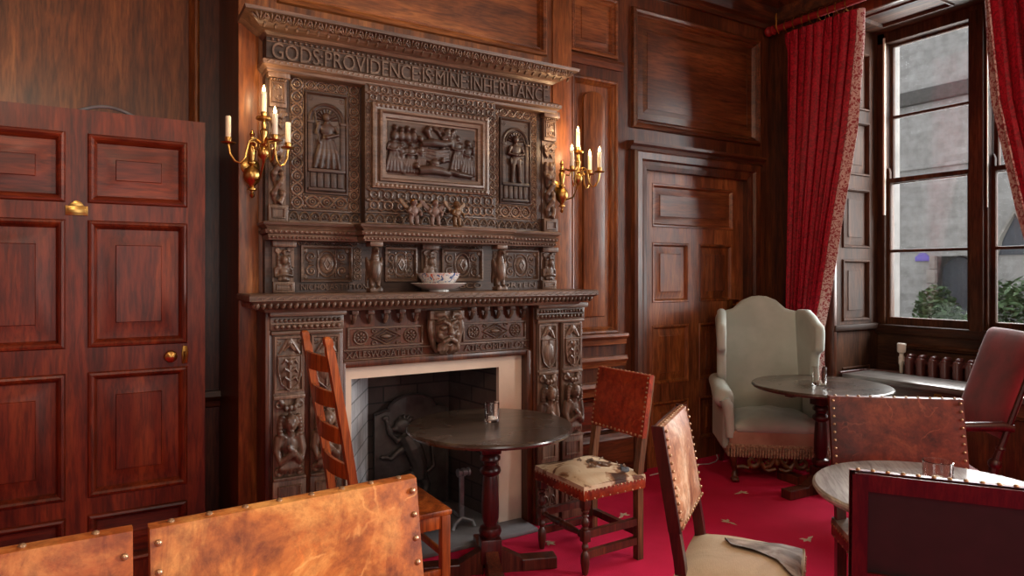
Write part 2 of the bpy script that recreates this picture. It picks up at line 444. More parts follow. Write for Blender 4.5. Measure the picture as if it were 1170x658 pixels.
# left and (unseen) side wall
mb = MB(); mb.box(XL-.1, XL, -2.2, 4.4, 0, ZC)
struct(mb.build('wall_left', M['redZ'], smooth=False))
mb = MB(); mb.box(XL-.1, 6.0, -2.3, -2.2, 0, ZC)
struct(mb.build('wall_front', M['darkZ'], smooth=False))

# --- back wall, right of the chimney breast: two panels, dado, door casing
WB = WY(YB)
Rtop = (2.80, 3.235, 3.08, 3.52); Rtall = (2.80, 3.235, 1.06, 2.92)
Rbig = (3.37, 4.815, 2.60, 3.51)
Dleaf = (3.511, 4.648, 0.0, 2.295)
wb = wall('wall_back', WB, BX1-.02, XR, 0, ZC, [Rtop, Rtall, Rbig, Dleaf], M['darkZ'])
panel(WB, Rtop, M['midX'], wb); 
# tall panel with a rounded raised field
pl = panel(WB, Rtall, M['oakZ'], wb, prof=MOULD+[(.062,-.012)])
mb = MB(WB)
u0, u1, v0, v1 = 2.92, 3.115, 1.19, 2.80
out = [(u0, v0), (u1, v0)]
out += [(u1, v1-.04)] + [((u0+u1)/2+(u1-u0)/2*math.cos(a), v1-.04+.06*math.sin(a)) for a in [PI*k/10 for k in range(1, 10)]] + [(u0, v1-.04)]
mb.prism(out, -.012, .012, bev=.01); o = mb.build('raised_field', M['oakZ'], pl); struct(o)
panel(WB, Rbig, M['panelX'], wb, prof=[(0,0),(.006,.026),(.022,.036),(.040,.028),(.050,.008),(.058,.012),(.070,-.004),(.078,-.012),(.13,-.012),(.16,-.001),(.162,.003)])
# hairline cornice of each zone on the back wall
def sweep_part(name, prof, path, mat, parent):
    mb = MB(); mb.sweep(prof, path); return struct(mb.build(name, mat, parent, ang=.35))
sweep_part('panel_ledge', [(0,3.0),(.02,3.0),(.045,3.035),(.04,3.06),(.02,3.07),(0,3.07)], [(BX1, YB), (3.27, YB)], M['darkX'], wb)
# dado: stacked mouldings and a low panel
DADO = [(0,1.065),(.055,1.065),(.06,1.045),(.035,1.02),(.03,.985),(0,.985)]
sweep_part('dado_moulding', DADO, [(BX1, YB), (3.30, YB)], M['midX'], wb)
sweep_part('dado_moulding', [(0,.90),(.045,.90),(.05,.875),(.03,.85),(.02,.82),(0,.82)], [(BX1, YB), (3.30, YB)], M['midX'], wb)
sweep_part('dado_moulding', [(0,.715),(.075,.715),(.085,.69),(.06,.66),(.05,.62),(0,.62)], [(BX1, YB), (3.30, YB)], M['midX'], wb)
sweep_part('plinth_step', [(0,.34),(.05,.34),(.06,.315),(.075,.30),(.075,0),(0,0)], [(BX1, YB), (3.33, YB)], M['darkX'], wb)
panel(WB, (2.66, 3.26, .36, .60), M['redX'], wb, s=.5)
# door casing
ARCH = [(.0,.0),(.0,.02),(.03,.03),(.05,.028),(.06,.05),(.10,.058),(.115,.04),(.12,.0)]
mb = MB(WB)
def casing(mb, u0, u1, v1, prof, v0=0):
    rows = []
    for d, w in prof:
        rows.append([(u0-d, v0, w), (u0-d, v1+d, w), (u1+d, v1+d, w), (u1+d, v0, w)])
    mb.grid(rows)
casing(mb, 3.511, 4.648, 2.295, [(0,-.03)]+[(d*1.2, w) for d, w in ARCH])
struct(mb.build('trim_door', M['darkZ'], None, ang=.35))
sweep_part('door_head_ledge', [(0,2.43),(.04,2.43),(.05,2.455),(.075,2.47),(.08,2.49),(0,2.50)], [(3.33, YB), (4.83, YB)], M['darkX'], wb)
# right-hand door
DP = [(0,0),(.006,.006),(.016,.005),(.024,-.006),(.03,-.018),(.036,-.018),(.085,-.006),(.088,-.001)]
WD_ = WY(YB+.03)
holes = [(3.61,4.53,1.865,2.205),(3.61,4.005,1.275,1.745),(4.12,4.515,1.275,1.745),(3.61,4.005,.64,1.10),(4.12,4.515,.64,1.10),(3.61,4.005,.16,.50),(4.12,4.515,.16,.50)]
mb = MB(WD_); mb.layout(*Dleaf, holes, 0, side=-.045)
d2 = struct(mb.build('door_2', M['midZ'], None, smooth=False), 'closed oak door beside the wing chair')
for h in holes: panel(WD_, h, M['midX'] if h[1]-h[0] > .6 else M['oakZ'], d2, prof=DP)
mb = MB(WD_); mb.box(4.45, 4.56, 1.20, 1.285, 0, .035, .006)
mb.lathe([(0,.035),(.012,.035),(.012,.06),(.026,.07),(.03,.085),(.02,.098),(0,.1)], 14, (4.50,1.242,0)); struct(mb.build('rim_lock', M['brassdk'], d2))
# --- chimney breast
WC = WY(YC)
brp = (.745, 2.405, 2.885, 3.62)
FB = (1.098, 1.992, 0.0, .95, 1)
wc = wall('wall_chimney', WC, BX0, BX1, 0, ZC, [brp, FB], M['oakZ'])
panel(WC, brp, M['oakX'], wc, prof=[(0,0),(.005,.02),(.02,.03),(.035,.022),(.042,.006),(.05,.01),(.06,-.014),(.07,-.014)])
mb = MB()
mb.grid([[(BX0,YC,0),(BX0,YC,ZC)],[(BX0,YA,0),(BX0,YA,ZC)]]); mb.grid([[(BX1,YC,0),(BX1,YC,ZC)],[(BX1,YB+.02,0),(BX1,YB+.02,ZC)]])
struct(mb.build('return_wall', M['darkZ'], wc, smooth=False))
# raised edge boards either side of the carved chimneypiece
mb = MB(WC); mb.box(BX0, .655, .0, 3.9, 0, .012, .004); mb.box(2.45, BX1, 0, 3.9, 0, .012, .004)
struct(mb.build('edge_board', M['oakZ'], wc))
# --- alcove on the left
WA = WY(YA)
Apan = (-1.5, .455, 1.0, 3.5)
wa = wall('wall_alcove', WA, XL, BX0+.05, 0, ZC, [Apan, (-.7, .455, .2, .70)], M['darkZ'])
panel(WA, Apan, M['oakZ'], wa, prof=MOULD+[(.062,-.012)])
panel(WA, (-.7, .455, .2, .70), M['redX'], wa)
sweep_part('dado_moulding', [(0,.83),(.05,.83),(.06,.80),(.03,.77),(.025,.74),(0,.73)], [(XL, YA), (BX0, YA)], M['darkX'], wa)
# cornice round the room
CORN = [(0,3.62),(.03,3.62),(.03,3.66),(.06,3.68),(.09,3.74),(.10,3.78),(.16,3.82),(.22,3.86),(.24,3.90),(.27,3.91),(.27,3.95),(0,3.95)]
cpath = [(XL,YA),(BX0,YA),(BX0,YC),(BX1,YC),(BX1,YB),(XR,YB),(XR,-2.2)]
mb = MB(); mb.sweep(CORN, cpath); struct(mb.build('trim_cornice', M['darkX'], None, ang=.35))
mb = MB(); mb.sweep([(0,0),(.03,0),(.03,.15),(.015,.18),(0,.19)], [(4.80,YB),(XR,YB),(XR,3.288)]); struct(mb.build('baseboard_back', M['darkX'], None))

# --- window wall with a deep recess
WYl, WYh, XG, ZH = 1.77, 3.288, 5.66, 3.545
WR = WX(XR)
# corner stretch panels
cp1 = (3.40, 3.70, 1.1, 2.5); cp2 = (3.40, 3.70, 2.62, 3.5)
wr = wall('wall_right', WR, -2.2, YB+.02, 0, ZC, [(WYl, WYh, 0, ZH, 1), cp1, cp2, (.2,1.4,1.1,3.4), (-1.6,-.3,1.1,3.4,1)], M['darkZ'])
panel(WR, cp1, M['darkZ'], wr); panel(WR, cp2, M['darkZ'], wr); panel(WR, (.2,1.4,1.1,3.4), M['darkZ'], wr)
# reveal cheeks with shutter panels
def cheek(Mx, x0, x1, name):
    rows = [(.36,.735) , (1.11,1.62),(1.715,2.21),(2.32,2.775),(2.87,3.36)]
    rects = [(x0+.12, x1-.15, a, b) for a, b in rows]
    mb = MB(Mx); mb.layout(x0, x1, 0, ZH, rects, 0)
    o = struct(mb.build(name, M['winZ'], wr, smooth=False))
    for r in rects: panel(Mx, r, M['winZ'], o, name='shutter_panel', prof=[(0,0),(.005,.012),(.014,.014),(.022,.004),(.028,-.016),(.04,-.016),(.09,-.006),(.092,-.002)])
    return o
cheek(WY(WYh), XR, XG+.02, 'reveal_cheek')
mb = MB(); mb.grid([[(XR,WYl,0),(XR,WYl,ZH)],[(XG+.02,WYl,0),(XG+.02,WYl,ZH)]]); struct(mb.build('reveal_cheek', M['winZ'], wr, smooth=False))
# dado cap in the reveal
mb = MB(); mb.box(XR-.01, XG, WYh-.03, WYh, 1.035, 1.085, .008); struct(mb.build('reveal_cap', M['winX'], wr))
# edge bead of the recess
mb = MB(); mb.box(XR-.025, XR+.02, WYh-.02, WYh+.10, 0, ZH+.1, .008); mb.box(XR-.025, XR+.02, WYl-.10, WYl+.02, 0, ZH+.1, .008); mb.box(XR-.025, XR+.02, WYl-.1, WYh+.1, ZH-.02, ZH+.10, .008)
struct(mb.build('recess_architrave', M['darkZ'], wr))
# soffit
MS = Matrix(((1,0,0,0),(0,1,0,0),(0,0,-1,ZH),(0,0,0,1)))
rects = [(XR+.12, XG-.16, 2.60, 3.16), (XR+.12, XG-.16, 1.90, 2.46)]
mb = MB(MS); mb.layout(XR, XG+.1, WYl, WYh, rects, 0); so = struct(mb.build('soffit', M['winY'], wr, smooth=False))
for r in rects: panel(MS, r, M['winY'], so, prof=[(0,0),(.006,.012),(.018,.012),(.03,-.012),(.09,-.006)])
# apron under the window
WG = WX(XG)
ra = (1.95, 3.12, .40, .93)
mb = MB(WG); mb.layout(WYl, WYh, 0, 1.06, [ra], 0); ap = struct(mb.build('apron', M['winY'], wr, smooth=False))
panel(WG, ra, M['winY'], ap)
# outer masonry of the house round the window
mb = MB(); 
for a, b, c, d in ((-2.2,WYl,-.5,4.2),(WYh,4.4,-.5,4.2),(WYl,WYh,-.5,1.0),(WYl,WYh,3.56,4.2)):
    if (a, b) == (-2.2, WYl):
        mb.box(5.80, 6.0, -.3, b, c, d); mb.box(5.80, 6.0, -2.2, -1.6, c, d); mb.box(5.8,6.0,-1.6,-.3,-.5,1.1); mb.box(5.8,6.0,-1.6,-.3,3.4,4.2)
    else: mb.box(5.80, 6.0, a, b, c, d)
struct(mb.build('wall_outer', plain('outer_stone', (104,102,100), .9, var=.2, sc=6), None, smooth=False))
# window: frame, mullion, two pairs of sashes
mb = MB(WG)
mb.box(WYl, WYl+.06, 1.06, ZH, -.14, .01, .004); mb.box(WYh-.065, WYh, 1.06, ZH, -.14, .01, .004); mb.box(WYl, WYh, 3.455, ZH, -.14, .01, .004)
wn = struct(mb.build('window_1', M['winZ'], None), 'tall oak sash window of two lights')
mb = MB(WG); mb.box(WYl-.0, WYh, 1.0, 1.075, -.14, .05, .01); struct(mb.build('sill', M['winY'], wn))
mb = MB(WG); mb.box(2.46, 2.555, 1.06, 3.50, -.14, .05, .008); mb.box(2.555, 2.575, 1.06, 3.5, -.1, .02, .004); mb.box(2.44, 2.46, 1.06, 3.5, -.1, .02, .004)
struct(mb.build('mullion', M['winZ'], wn))
mb = MB(WG); mb.box(2.44, 2.447, 2.0, 3.5, .0, .025, .002); mb.box(WYh-.07, WYh-.055, 2.0, 3.5, .0, .02, .002)
struct(mb.build('sash_cord', M['candle'], wn))
def sash(y0, y1, z0, z1, zb, w):
    mb = MB(WG); t = .028
    mb.layout(y0, y1, z0, z1, [(y0+t, y1-t, z0+(.06 if z0 < 1.2 else .035), zb-.009), (y0+t, y1-t, zb+.009, z1-.035)], w, side=w-.03)
    # side walls of each opening
    for a, b in ((z0+(.06 if z0 < 1.2 else .035), zb-.009), (zb+.009, z1-.035)):
        mb.rings(y0+t, y1-t, a, b, [(0, w), (.004, w-.012), (.004, w-.03)], cap=False)
    mb.bm.faces.ensure_lookup_table()
    # drop the solid back face laid by layout
    bx = [f for f in mb.bm.faces if len(f.verts) == 4 and abs(f.calc_area() - (y1-y0)*(z1-z0)) < 1e-4]
    bmesh.ops.delete(mb.bm, geom=bx, context='FACES')
    o = struct(mb.build('sash', M['winZ'], wn, smooth=False))
    for a, b in ((z0+.03, zb-.005), (zb+.005, z1-.03)):
        g = MB(WG); g.box(y0+t-.006, y1-t+.006, a, b, w-.022, w-.018); struct(g.build('pane', M['pane'], o, smooth=False))
for y0, y1 in ((2.575, WYh-.06), (WYl+.06, 2.44)):
    sash(y0, y1, 1.075, 2.31, 1.695, -.03)
    sash(y0, y1, 2.265, 3.47, 2.835, -.075)
    for y in (y0+.012, y1-.012):     # sash horns
        mb = MB(WG); mb.prism([(y-.012,2.31),(y+.012,2.31),(y+.012,2.37),(y+.004,2.40),(y-.004,2.40),(y-.012,2.37)], -.06, -.03, .003); struct(mb.build('sash_horn', M['winZ'], wn))
# second window of the same wall, behind the viewer
mb = MB(WG); 
for q in ((-1.6,-1.52,1.1,3.4),(-.38,-.3,1.1,3.4),(-1.0,-.9,1.1,3.4),(-1.6,-.3,1.1,1.18),(-1.6,-.3,3.32,3.4),(-1.6,-.3,2.24,2.29)): mb.box(*q, -.14, -.04, .004)
struct(mb.build('window_2', M['winZ'], None))
mb = MB()
for y in (-1.6, -.3): mb.grid([[(XR,y,1.1),(XR,y,3.4)],[(5.82,y,1.1),(5.82,y,3.4)]])
for z in (1.1, 3.4): mb.grid([[(XR,-1.6,z),(XR,-.3,z)],[(5.82,-1.6,z),(5.82,-.3,z)]])
struct(mb.build('reveal_cheek', M['winZ'], wr, smooth=False))

# --- open door on the left, folded back against the alcove
YD = 3.75; WDo = WY(YD)
hol = [(-.077,.35,1.835,2.165),(-.59,-.163,1.835,2.165),(-.077,.35,1.15,1.755),(-.59,-.163,1.15,1.755),(-.077,.35,.44,1.035),(-.59,-.163,.44,1.035),(-.077,.35,.10,.36),(-.59,-.163,.10,.36)]
mb = MB(WDo); mb.layout(-.672, .432, .012, 2.275, hol, 0, side=-.045)
d1 = struct(mb.build('door_1', M['redZ'], None, smooth=False), 'open red-brown panelled door')
for h in hol: panel(WDo, h, M['redX'] if h[3]-h[2] < .4 else M['redZ'], d1, prof=[(0,0),(.006,.012),(.016,.015),(.026,.008),(.034,-.004),(.040,-.022),(.05,-.022),(.115,-.008),(.118,-.002)])
mb = MB(WDo); mb.lathe([(0,0),(.022,0),(.022,.006),(.010,.012),(.010,.03),(.024,.04),(.03,.052),(.026,.066),(.012,.074),(0,.075)], 18, (.271,1.093,0)); struct(mb.build('door_knob', M['brass'], d1), 'round brass knob')
mb = MB(WDo); mb.prism([(.325,1.05),(.35,1.05),(.355,1.10),(.35,1.135),(.33,1.14),(.322,1.10)], 0, .006, .002); mb.tube([(.337,1.11,.008),(.338,1.08,.014),(.33,1.05,.012)], .006, 6); struct(mb.build('keyhole_cover', M['brassdk'], d1))
mb = MB(WDo); mb.box(-.165, -.075, 1.775, 1.82, 0, .006, .002); mb.prism([(-.15,1.82),(-.09,1.82),(-.10,1.835),(-.108,1.842),(-.12,1.846),(-.132,1.842),(-.14,1.835)], 0, .006, .002); mb.box(-.155,-.085,1.783,1.812,.006,.009,.002)
struct(mb.build('name_plate', M['brass'], d1), 'small brass plate')
mb = MB(); mb.tube([(-.12+.24*k/12, YD+.03, 2.272+.035*math.sin(PI*k/12)) for k in range(13)], .008, 8); struct(mb.build('door_closer_arm', M['steel'], d1))

# --- outside: courtyard wall opposite, gate, niche, shrubs
mb = MB(WX(12)); mb.layout(-8, 14, -1, 9, [(5.45,5.97,-.3,1.80)], 0); mb.layout(-8,14,-1,9,[], -.8)
b = mb.build('stone_building', M['ashlar'], smooth=False); tag(b, 'grey stone courtyard building seen through the sash window', 'building')
mb = MB(WX(12)); mb.box(-8, 14, 4.42, 4.66, 0, .12, .02); mb.build('string_course', plain('dark_course', (84,82,80), .9, var=.2), b)
mb = MB(WX(12)); mb.box(5.0, 6.9, 3.3, 3.36, 0, .05, .01); mb.build('drip_course', M['ashlar'], b)
mb = MB(WX(12)); mb.prism([(5.45,-.3),(5.97,-.3),(5.97,1.6),(5.85,1.74),(5.71,1.80),(5.57,1.74),(5.45,1.6)], -.3, -.2); mb.build('courtyard_door', M['slategate'], b)
mb = MB(WX(12))
for k in range(9):
    z = -.3+.235*k; w = .09+.05*(k % 2)
    mb.box(5.97, 5.97+w, z, z+.225, -.05, .05, .01); mb.box(5.45-w, 5.45, z, z+.225, -.05, .05, .01)
mb.build('door_quoins', plain('pale_quoin', (150,146,140), .9, var=.2, sc=8), b)
mb = MB(WX(12)); mb.prism([(4.45,1.80),(5.06,1.80),(4.95,2.1),(4.80,2.40),(4.62,2.12)], .01, .03); mb.build('pointed_niche', M['slategate'], b)
mb = MB(WX(12)); mb.tube([(5.10,1.7,.03),(5.0,2.08,.03),(4.80,2.47,.03),(4.60,2.1,.03)], .05, 6); mb.build('niche_moulding', plain('pale_arch', (150,146,140), .9, var=.2, sc=8), b)
mb = MB(WX(12)); mb.box(6.06, 6.30, 1.72, 1.80, 0, .03, .005); mb.prism([(6.08,1.8),(6.28,1.8),(6.22,1.86),(6.14,1.86)], 0, .03); tag(mb.build('wall_sign', M['purple']), 'small purple sign on the stone wall across the courtyard', 'sign')
mb = MB(); mb.box(6.0, 12.0, -8, 14, -.4, -.3); struct(mb.build('ground', M['gravel'], smooth=False))
def shrub(c, r, n, label, seed):
    rnd = random.Random(seed); root = thing('leafy_shrub', label, 'shrub', (c[0], c[1], -.3))
    mb = MB()
    for k in range(n):
        while True:
            p = Vector((rnd.uniform(-1,1), rnd.uniform(-1,1), rnd.uniform(-1,1)))
            if p.length < 1: break
        p = p.normalized()*(.55+.45*rnd.random())
        q = Vector((p.x*r[0], p.y*r[1], r[2]*1.15+p.z*r[2])); a = rnd.uniform(0, 6.3); l = rnd.uniform(.05,.09)
        d = Vector((math.cos(a), math.sin(a), rnd.uniform(-.4,.8))); e = Vector((-math.sin(a), math.cos(a), rnd.uniform(-.6,.6)))*.45
        mb.f([mb.v(q-d*l), mb.v(q+e*l), mb.v(q+d*l), mb.v(q-e*l)])
    mb.build('foliage', M['leaf'], root, smooth=False, rel=True, recalc=False)
    mb = MB()
    for k in range(5): mb.tube([(.0,.0,0),(rnd.uniform(-.1,.1),rnd.uniform(-.1,.1),r[2]*.6),(rnd.uniform(-.3,.3)*r[0],rnd.uniform(-.6,.6)*r[1],r[2]*1.3)], [.03,.02,.008], 6)
    mb.build('stem', plain('bark', (84,70,56), .9), root, rel=True)
shrub((11.3, 5.62), (.34,.38,.76), 2200, 'green shrub growing in front of the courtyard door', 3)
shrub((11.2, 4.55), (.4,.62,.82), 2600, 'green shrub growing below the pointed stone niche', 4)
# ------------------------------------------------------------------ carving vocabulary (local: u right, v up, w out of the wood)
def arc(cx, cy, r, a0, a1, n, w=0): return [(cx+r*math.cos(a0+(a1-a0)*k/n), cy+r*math.sin(a0+(a1-a0)*k/n), w) for k in range(n+1)]
def spiral(mb, cx, cy, r, a0, turns, tr, w=0, sgn=1, n=18):
    mb.tube([(cx+r*(1-.85*k/n)*math.cos(a0+sgn*2*PI*turns*k/n), cy+r*(1-.85*k/n)*math.sin(a0+sgn*2*PI*turns*k/n), w) for k in range(n+1)], [tr*(1-.4*k/n) for k in range(n+1)], 6, up=(0,0,1))
def guilloche(mb, u0, u1, v0, v1, w, vert=False, n=None, tr=None):
    L, W = (v1-v0, u1-u0) if vert else (u1-u0, v1-v0)
    n = n or max(1, round(L/(W*.95))); p = L/n; a = W*.40; tr = tr or W*.085
    def P(s, t): return (u0+W/2+t, v0+s, w) if vert else (u0+s, v0+W/2+t, w)
    N = n*10
    for ph in (1, -1):
        mb.tube([P(L*k/N, ph*a*math.copysign(abs(math.sin(PI*n*k/N))**.8, math.sin(PI*n*k/N))) for k in range(N+1)], tr, 6, up=(0,0,1))
    for i in range(n):
        c = P(p*(i+.5), 0); mb.ringt(c, min(p, W)*.19, tr*.8, 12, 5); mb.ell(c, (tr*1.1, tr*1.1, tr), 8, 4)
        for q in (-1, 1):
            c2 = P(p*i, q*W*.30); mb.ell(c2, (tr*1.2, tr*1.2, tr), 6, 4)
    for q in (-.47, .47):
        mb.tube([P(0, q*W), P(L, q*W)], tr*.55, 4, up=(0,0,1))
def loops(mb, u0, u1, v0, v1, w, n, tr):
    "two rows of looped strapwork tied by diagonals"
    p = (u1-u0)/n; h = (v1-v0)/2
    for i in range(n):
        for j in range(2):
            cx, cy = u0+p*(i+.5), v0+h*(j+.5); R = min(p, h)*.40
            sg = 1 if (i+j) % 2 else -1
            mb.ringt((cx, cy, w), R, tr, 16, 6); mb.ell((cx+sg*R*.3, cy, w), (R*.34, R*.34, tr), 8, 4)
            for k in range(4):
                a = PI/4+k*PI/2
                mb.tube([(cx+R*math.cos(a), cy+R*math.sin(a), w), (cx+p*.5*math.copysign(1, math.cos(a)), cy+h*.5*math.copysign(1, math.sin(a)), w)], tr, 5, up=(0,0,1))
    for i in range(n+1):
        mb.ell((u0+p*i, (v0+v1)/2, w), (tr*1.6, tr*1.6, tr*1.2), 8, 4)
def beads(mb, u0, u1, v, w, n, r, vert=False):
    for i in range(n):
        c = u0+(u1-u0)*(i+.5)/n
        mb.ell((v, c, w) if vert else (c, v, w), r, 8, 5)
def gadroon(mb, u0, u1, v0, v1, w, n, depth):
    p = (u1-u0)/n; R = Matrix.Rotation(-.35, 3, 'Z')
    for i in range(n): mb.ell((u0+p*(i+.5), (v0+v1)/2, w), (p*.40, (v1-v0)*.56, depth), 8, 6, R)
def lunettes(mb, u0, u1, v0, v1, w, n, tr, flip=False):
    p = (u1-u0)/n; h = v1-v0
    for i in range(n):
        cx = u0+p*(i+.5); s = -1 if flip else 1; b = v1 if flip else v0
        mb.tube([(cx+p*.46*math.cos(a), b+s*h*.86*math.sin(a), w) for a in [PI*k/8 for k in range(9)]], tr, 5, up=(0,0,1))
        for a in (.6, PI/2, PI-.6): mb.ell((cx+p*.22*math.cos(a), b+s*h*.42*math.sin(a), w), (p*.06, h*.22, tr), 6, 4, Matrix.Rotation(s*(a-PI/2), 3, 'Z'))
def rope(mb, u0, u1, v, w, n, h, lean=.8):
    p = (u1-u0)/n; R = Matrix.Rotation(lean, 3, 'Z')
    for i in range(n): mb.ell((u0+p*(i+.5), v, w), (p*.34, h*.75, h*.5), 7, 5, R)
def acanthus(mb, u, v, h, wd, w, tilt=0, lobes=5):
    "leaf with veined lobes"
    for k in range(lobes):
        a = (k-(lobes-1)/2)*.42
        mb.ell((u+wd*.5*math.sin(a)*1.1, v+h*.5*math.cos(a), w+.25*h*.2), (wd*.13, h*.50, h*.14), 7, 5, Matrix.Rotation(-a, 3, 'Z'))
def rosette(mb, u, v, r, w, petals=8):
    mb.ringt((u, v, w), r, r*.12, 18, 6)
    for k in range(petals):
        a = 2*PI*k/petals
        mb.ell((u+r*.52*math.cos(a), v+r*.52*math.sin(a), w), (r*.14, r*.32, r*.14), 6, 4, Matrix.Rotation(a-PI/2, 3, 'Z'))
    mb.ell((u, v, w), (r*.2, r*.2, r*.2), 8, 5)
def saint(mb, u, v, h, w, d, robe=True, arm=0, flip=1):
    "relief figure standing on (u, v), height h, relief depth d; blends when remeshed"
    mb.ell((u+.015*h*flip, v+h*.91, w+d*.45), (h*.065, h*.085, d*.55), 10, 8)
    mb.ell((u, v+h*.93, w+d*.3), (h*.085, h*.075, d*.4), 8, 6)
    mb.tube([(u, v+h*.86, w+d*.3), (u, v+h*.78, w+d*.3)], h*.04, 6)
    mb.ell((u, v+h*.70, w+d*.2), (h*.135, h*.14, d*.6), 10, 7)
    mb.ell((u, v+h*.52, w+d*.2), (h*.11, h*.12, d*.6), 10, 7)
    if robe:
        for k in range(5):
            x = (k-2)*h*.065
            mb.tube([(u+x*.7, v+h*.52, w+d*.35), (u+x*1.3, v+h*.26, w+d*.45), (u+x*1.7, v+.0*h, w+d*.25)], [h*.045, h*.05, h*.045], 6)
    else:
        for s in (-1, 1):
            mb.tube([(u+s*h*.06, v+h*.48, w+d*.3), (u+s*h*.08, v+h*.26, w+d*.45), (u+s*h*.09, v+h*.02, w+d*.3)], [h*.06, h*.05, h*.035], 7)
            mb.ell((u+s*h*.10, v+h*.02, w+d*.4), (h*.05, h*.03, d*.4), 7, 5)
        for k in range(6): mb.ell((u+(k-2.5)*h*.055, v+h*.45, w+d*.5), (h*.03, h*.09, d*.3), 6, 5)
    for s in (-1, 1):
        if arm == 0: P = [(u+s*h*.13, v+h*.77, w+d*.3), (u+s*h*.19, v+h*.60, w+d*.5), (u+s*h*.03, v+h*.58, w+d*.8)]
        elif arm == 1: P = [(u+s*h*.13, v+h*.77, w+d*.3), (u+s*h*.20, v+h*.62, w+d*.5), (u+s*h*.15*(1 if s == flip else -.1), v+h*(.80 if s == flip else .55), w+d*.8)]
        else: P = [(u+s*h*.13, v+h*.77, w+d*.3), (u+s*h*.22, v+h*.66, w+d*.4), (u+s*h*.26, v+h*.52, w+d*.5)]
        mb.tube(P, [h*.045, h*.04, h*.03], 7); mb.ell(P[-1], h*.035, 7, 5)
    if arm == 1: mb.tube([(u+flip*h*.15, v+h*.45, w+d*.8), (u+flip*h*.22, v+h*1.02, w+d*.5)], h*.018, 6)

# ------------------------------------------------------------------ the chimneypiece
CP = thing('chimneypiece', 'tall dark carved oak chimneypiece with a lettered frieze and figure panels', 'fireplace', (1.58, 3.5, 0))
car, carZ = M['carve'], M['carveZ']
